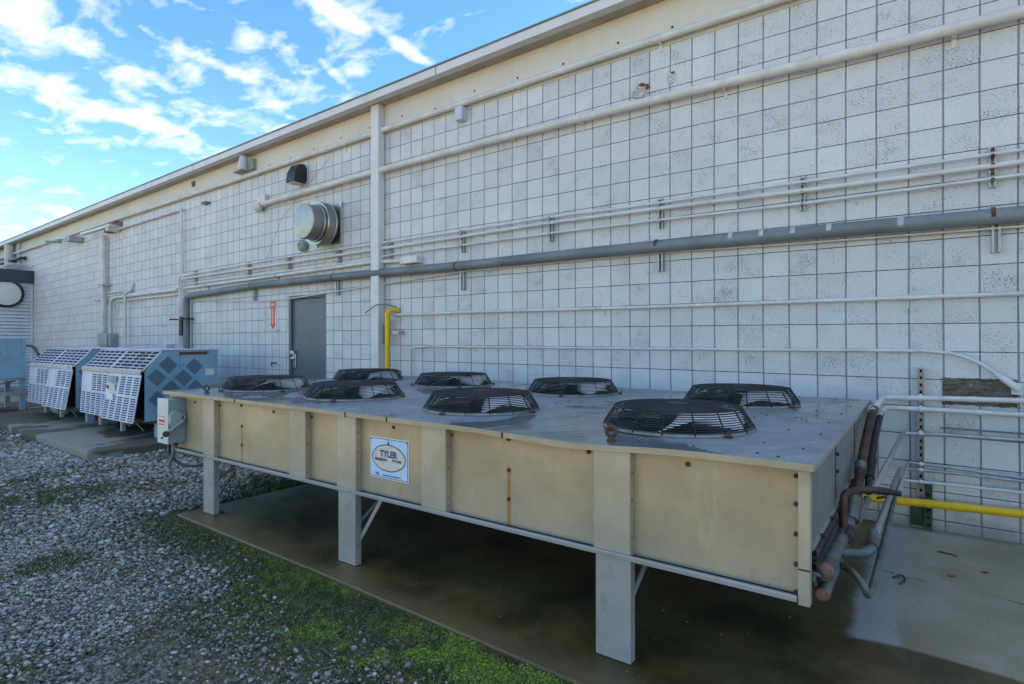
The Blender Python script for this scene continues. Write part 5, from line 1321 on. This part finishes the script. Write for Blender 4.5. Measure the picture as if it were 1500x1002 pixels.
# fines packed between the stones
x, y, d = scatter(900000, 0, 0); k_ = (d < 4.6) & (rng.random(len(x)) < np.clip((4.8 - d) / 3, 0, 1)) & (rng.random(len(x)) < .55); x, y = x[k_], y[k_]
print('fines', len(x))
OCT = np.array([(1, 0, 0), (-1, 0, 0), (0, 1, 0), (0, -1, 0), (0, 0, 1), (0, 0, -1)], float); OF = np.array([(0, 2, 4), (2, 1, 4), (1, 3, 4), (3, 0, 4), (2, 0, 5), (1, 2, 5), (3, 1, 5), (0, 3, 5)])
sz = rng.lognormal(math.log(.0038), .4, len(x)); th = rng.uniform(0, 2 * PI, len(x)); V = OCT[None] * sz[:, None, None] * rng.uniform(.5, 1.2, (len(x), 6, 1))
V = np.stack([V[..., 0] * np.cos(th)[:, None] - V[..., 1] * np.sin(th)[:, None], V[..., 0] * np.sin(th)[:, None] + V[..., 1] * np.cos(th)[:, None], V[..., 2]], -1) + np.stack([x, y, np.full(len(x), -.033)], 1)[:, None]
g_ = mesh_np('gravel_fines', V.reshape(-1, 3), (OF[None] + (np.arange(len(x)) * 6)[:, None, None]).reshape(-1, 3), 'dirtstone'); g_['kind'] = 'stuff'
def leaves(cx_, cy_, cz_, rad, hgt, n_per, lsize, mat, name, flat=.5):
    n = len(cx_) * n_per; ci = np.repeat(np.arange(len(cx_)), n_per)
    a = rng.uniform(0, 2 * PI, n); rr = np.sqrt(rng.random(n)) ; px = cx_[ci] + rr * rad[ci] * np.cos(a); py = cy_[ci] + rr * rad[ci] * np.sin(a)
    pz = cz_[ci] + hgt[ci] * (1 - rr ** 2) * rng.uniform(.3, 1, n)
    nrm = rng.normal(size=(n, 3)); nrm[:, 2] = np.abs(nrm[:, 2]) + flat; nrm /= np.linalg.norm(nrm, axis=1)[:, None]
    tt = np.cross(nrm, rng.normal(size=(n, 3))); tt /= np.linalg.norm(tt, axis=1)[:, None]; bb = np.cross(nrm, tt)
    s = lsize * rng.uniform(.6, 1.4, n)[:, None]; P_ = np.stack([px, py, pz], 1)
    V = np.stack([P_ - tt * s, P_ - bb * s * .55 + nrm * s * .15, P_ + tt * s, P_ + bb * s * .55 + nrm * s * .15], 1).reshape(-1, 3)
    F = np.arange(n * 4).reshape(-1, 4); o = mesh_np(name, V, F, mat); o['kind'] = 'stuff'; return o
# moss along the slab edge
n = 15000
x = rng.uniform(-3.1, 1.3, n); dd = rng.random(n) ** 1.3 * .62; y = slab_edge(x) - .006 - dd
pr = mossw(x, y) * np.clip((fnoise(x, y, 4.2, 21) - .45) * 7, .03, 1) * np.interp(x, [-3.1, -2.2, -1.2, -.4, .4], [.05, .22, .6, .85, 1])
k_ = rng.random(n) < pr; x, y = x[k_], y[k_]
big = np.interp(x, [-2, -.4, .1, .6], [.6, .9, 1.5, 1.9])
leaves(x, y, np.full(len(x), -.034), rng.uniform(.018, .045, len(x)) * big, rng.uniform(.006, .030, len(x)) * big, 56, .0036, 'moss', 'moss')
# scattered weed patches in the gravel and beyond the slab
px_, py_ = [], []
for cx_, cy_, r_, k_ in ((-4.6, -3.35, .35, 60), (-5.8, -3.0, .5, 60), (-3.3, -2.2, .35, 160), (-3.6, -1.8, .4, 160), (-2.7, -4.0, .18, 40), (-4.8, -3.7, .3, 40), (-5.9, -1.9, .5, 160), (-5.3, -1.4, .6, 160), (-8.5, -2.95, 1.2, 100), (-12.5, -2.2, .2, 300), (-12.48, -1.4, .18, 260), (-1.2, -3.75, .3, 25)):
    for _ in range(k_):
        a = rng.uniform(0, 2 * PI); q = math.sqrt(rng.random()) * r_; X_, Y_ = cx_ + q * math.cos(a), cy_ + q * math.sin(a)
        if not on_slab(np.array([X_]), np.array([Y_]))[0]: px_.append(X_); py_.append(Y_)
px_, py_ = np.array(px_), np.array(py_)
def blades(x, y, zb, h, wd, mat, name, per=7, spread=.03):
    n = len(x) * per; ci = np.repeat(np.arange(len(x)), per)
    bx_ = x[ci] + rng.normal(0, spread, n); by_ = y[ci] + rng.normal(0, spread, n); a = rng.uniform(0, 2 * PI, n); hh = h * rng.uniform(.4, 1.2, n)
    lean = rng.uniform(.1, .9, n) * hh; ux, uy = np.cos(a), np.sin(a); wx, wy = -uy * wd, ux * wd; z = np.full(n, zb)
    V = np.stack([np.stack([bx_ - wx, by_ - wy, z], 1), np.stack([bx_ + wx, by_ + wy, z], 1), np.stack([bx_ + ux * lean * .4 + wx * .7, by_ + uy * lean * .4 + wy * .7, z + hh * .6], 1), np.stack([bx_ + ux * lean, by_ + uy * lean, z + hh], 1)], 1).reshape(-1, 3)
    F = np.arange(n * 4).reshape(-1, 4); o = mesh_np(name, V, F, mat); o['kind'] = 'stuff'; return o
M['weed'] = island_material('weed_blade', [(0, (.05, .08, .015)), (.6, (.09, .13, .02)), (.85, (.13, .15, .04)), (1, (.26, .20, .09))], .7)
blades(px_, py_, -.04, .055, .0028, 'weed', 'grass', per=14, spread=.035)
n = 6500; x = rng.uniform(-3.6, 1.0, n); y = slab_edge(x) - rng.random(n) ** 1.2 * .9 - .01; k_ = rng.random(n) < np.clip((fnoise(x, y, 3, 44) - .35) * 3, 0, 1)
x, y = x[k_], y[k_]
def straws(x, y, z, L, wd, mat, name):
    n = len(x); a = rng.uniform(0, 2 * PI, n); l = L * rng.uniform(.4, 1.3, n); ux, uy = np.cos(a), np.sin(a); b = rng.uniform(-.35, .35, n)
    p0 = np.stack([x - ux * l / 2, y - uy * l / 2, z + rng.uniform(0, .012, n)], 1); p1 = np.stack([x + ux * l / 2, y + uy * l / 2, z + rng.uniform(0, .022, n)], 1)
    mid = (p0 + p1) / 2 + np.stack([-uy * b * l, ux * b * l, np.full(n, .006)], 1); w_ = np.stack([-uy * wd, ux * wd, np.zeros(n)], 1)
    V = np.stack([p0 - w_, p0 + w_, mid + w_, mid - w_, p1], 1).reshape(-1, 3)
    F1 = np.arange(n)[:, None] * 5 + np.array([0, 1, 2, 3]); F2 = np.arange(n)[:, None] * 5 + np.array([3, 2, 4, 4])
    F = np.concatenate([F1]); me = mesh_np(name, V, F, mat); me['kind'] = 'stuff'; return me
straws(x, y, np.full(len(x), -.024), .06, .0012, 'straw', 'dry_straw')
n = 5000; x = rng.uniform(-3.2, 1.2, n); y = slab_edge(x) - .01 - rng.random(n) ** 1.1 * .75; k_ = rng.random(n) < .25 + .6 * mossw(x, y); x, y = x[k_], y[k_]
blades(x, y, -.036, .030, .0016, 'weed', 'grass', per=8, spread=.03)
# litter on the slab: chips and twigs
n = 260; x = rng.uniform(-2.8, 3.2, n); y = rng.uniform(-3.15, -.2, n); s = rng.uniform(.0022, .0055, n)
M['chip'] = island_material('litter_chip', [(0, (.35, .30, .2)), (.5, (.24, .20, .13)), (.8, (.1, .06, .03)), (1, (.5, .48, .42))], .8)
k_ = on_slab(x, y)
stones(x[k_], y[k_], s[k_], np.full(k_.sum(), .002), 'chip', 'leaf_litter')
def twig(pts, r, lab):
    m = MB(); m.tube(fillet(pts, .03), r, 6); tag(obj('twig', m, 'copperdark'), lab, 'twig')
twig([(1.585, -1.22, .01), (1.63, -1.17, .018), (1.645, -1.24, .012), (1.62, -1.30, .008)], .006, 'dark curled twig on the pale slab below the right pipes')
twig([(1.80, -.55, .006), (1.85, -.56, .010), (1.9, -.58, .006)], .004, 'thin straight twig on the slab near the wall foot')
def leaf(x, y, s, lab, mt='wood'):
    m = MB(); pts = []
    for i in range(10):
        a = 2 * PI * i / 10; q = s * (1 if i % 2 == 0 else .55); pts.append((x + q * math.cos(a), y + q * math.sin(a) * .7, .006 + .006 * math.sin(3 * a)))
    m.poly(pts); tag(obj('dead_leaf', m, mt), lab, 'leaf')
leaf(1.86, -.98, .026, 'small dark dead leaf on the slab, left of the other leaf'); leaf(2.02, -.80, .024, 'brown dead leaf on the dry slab at far right', 'brick')
m = MB(); m.box(-3.30, -3.24, -3.16, -3.12, -.035, -.005); tag(obj('broken_stone', m, 'concretebox', bevel=.006), 'flat grey broken stone at the left corner of the condenser slab', 'stone')
m = MB(); m.box(-3.50, -3.46, -3.17, -3.14, -.04, -.02); tag(obj('paper_scrap', m, 'white', bevel=.003), 'tiny white paper scrap on the gravel left of the slab corner', 'litter')
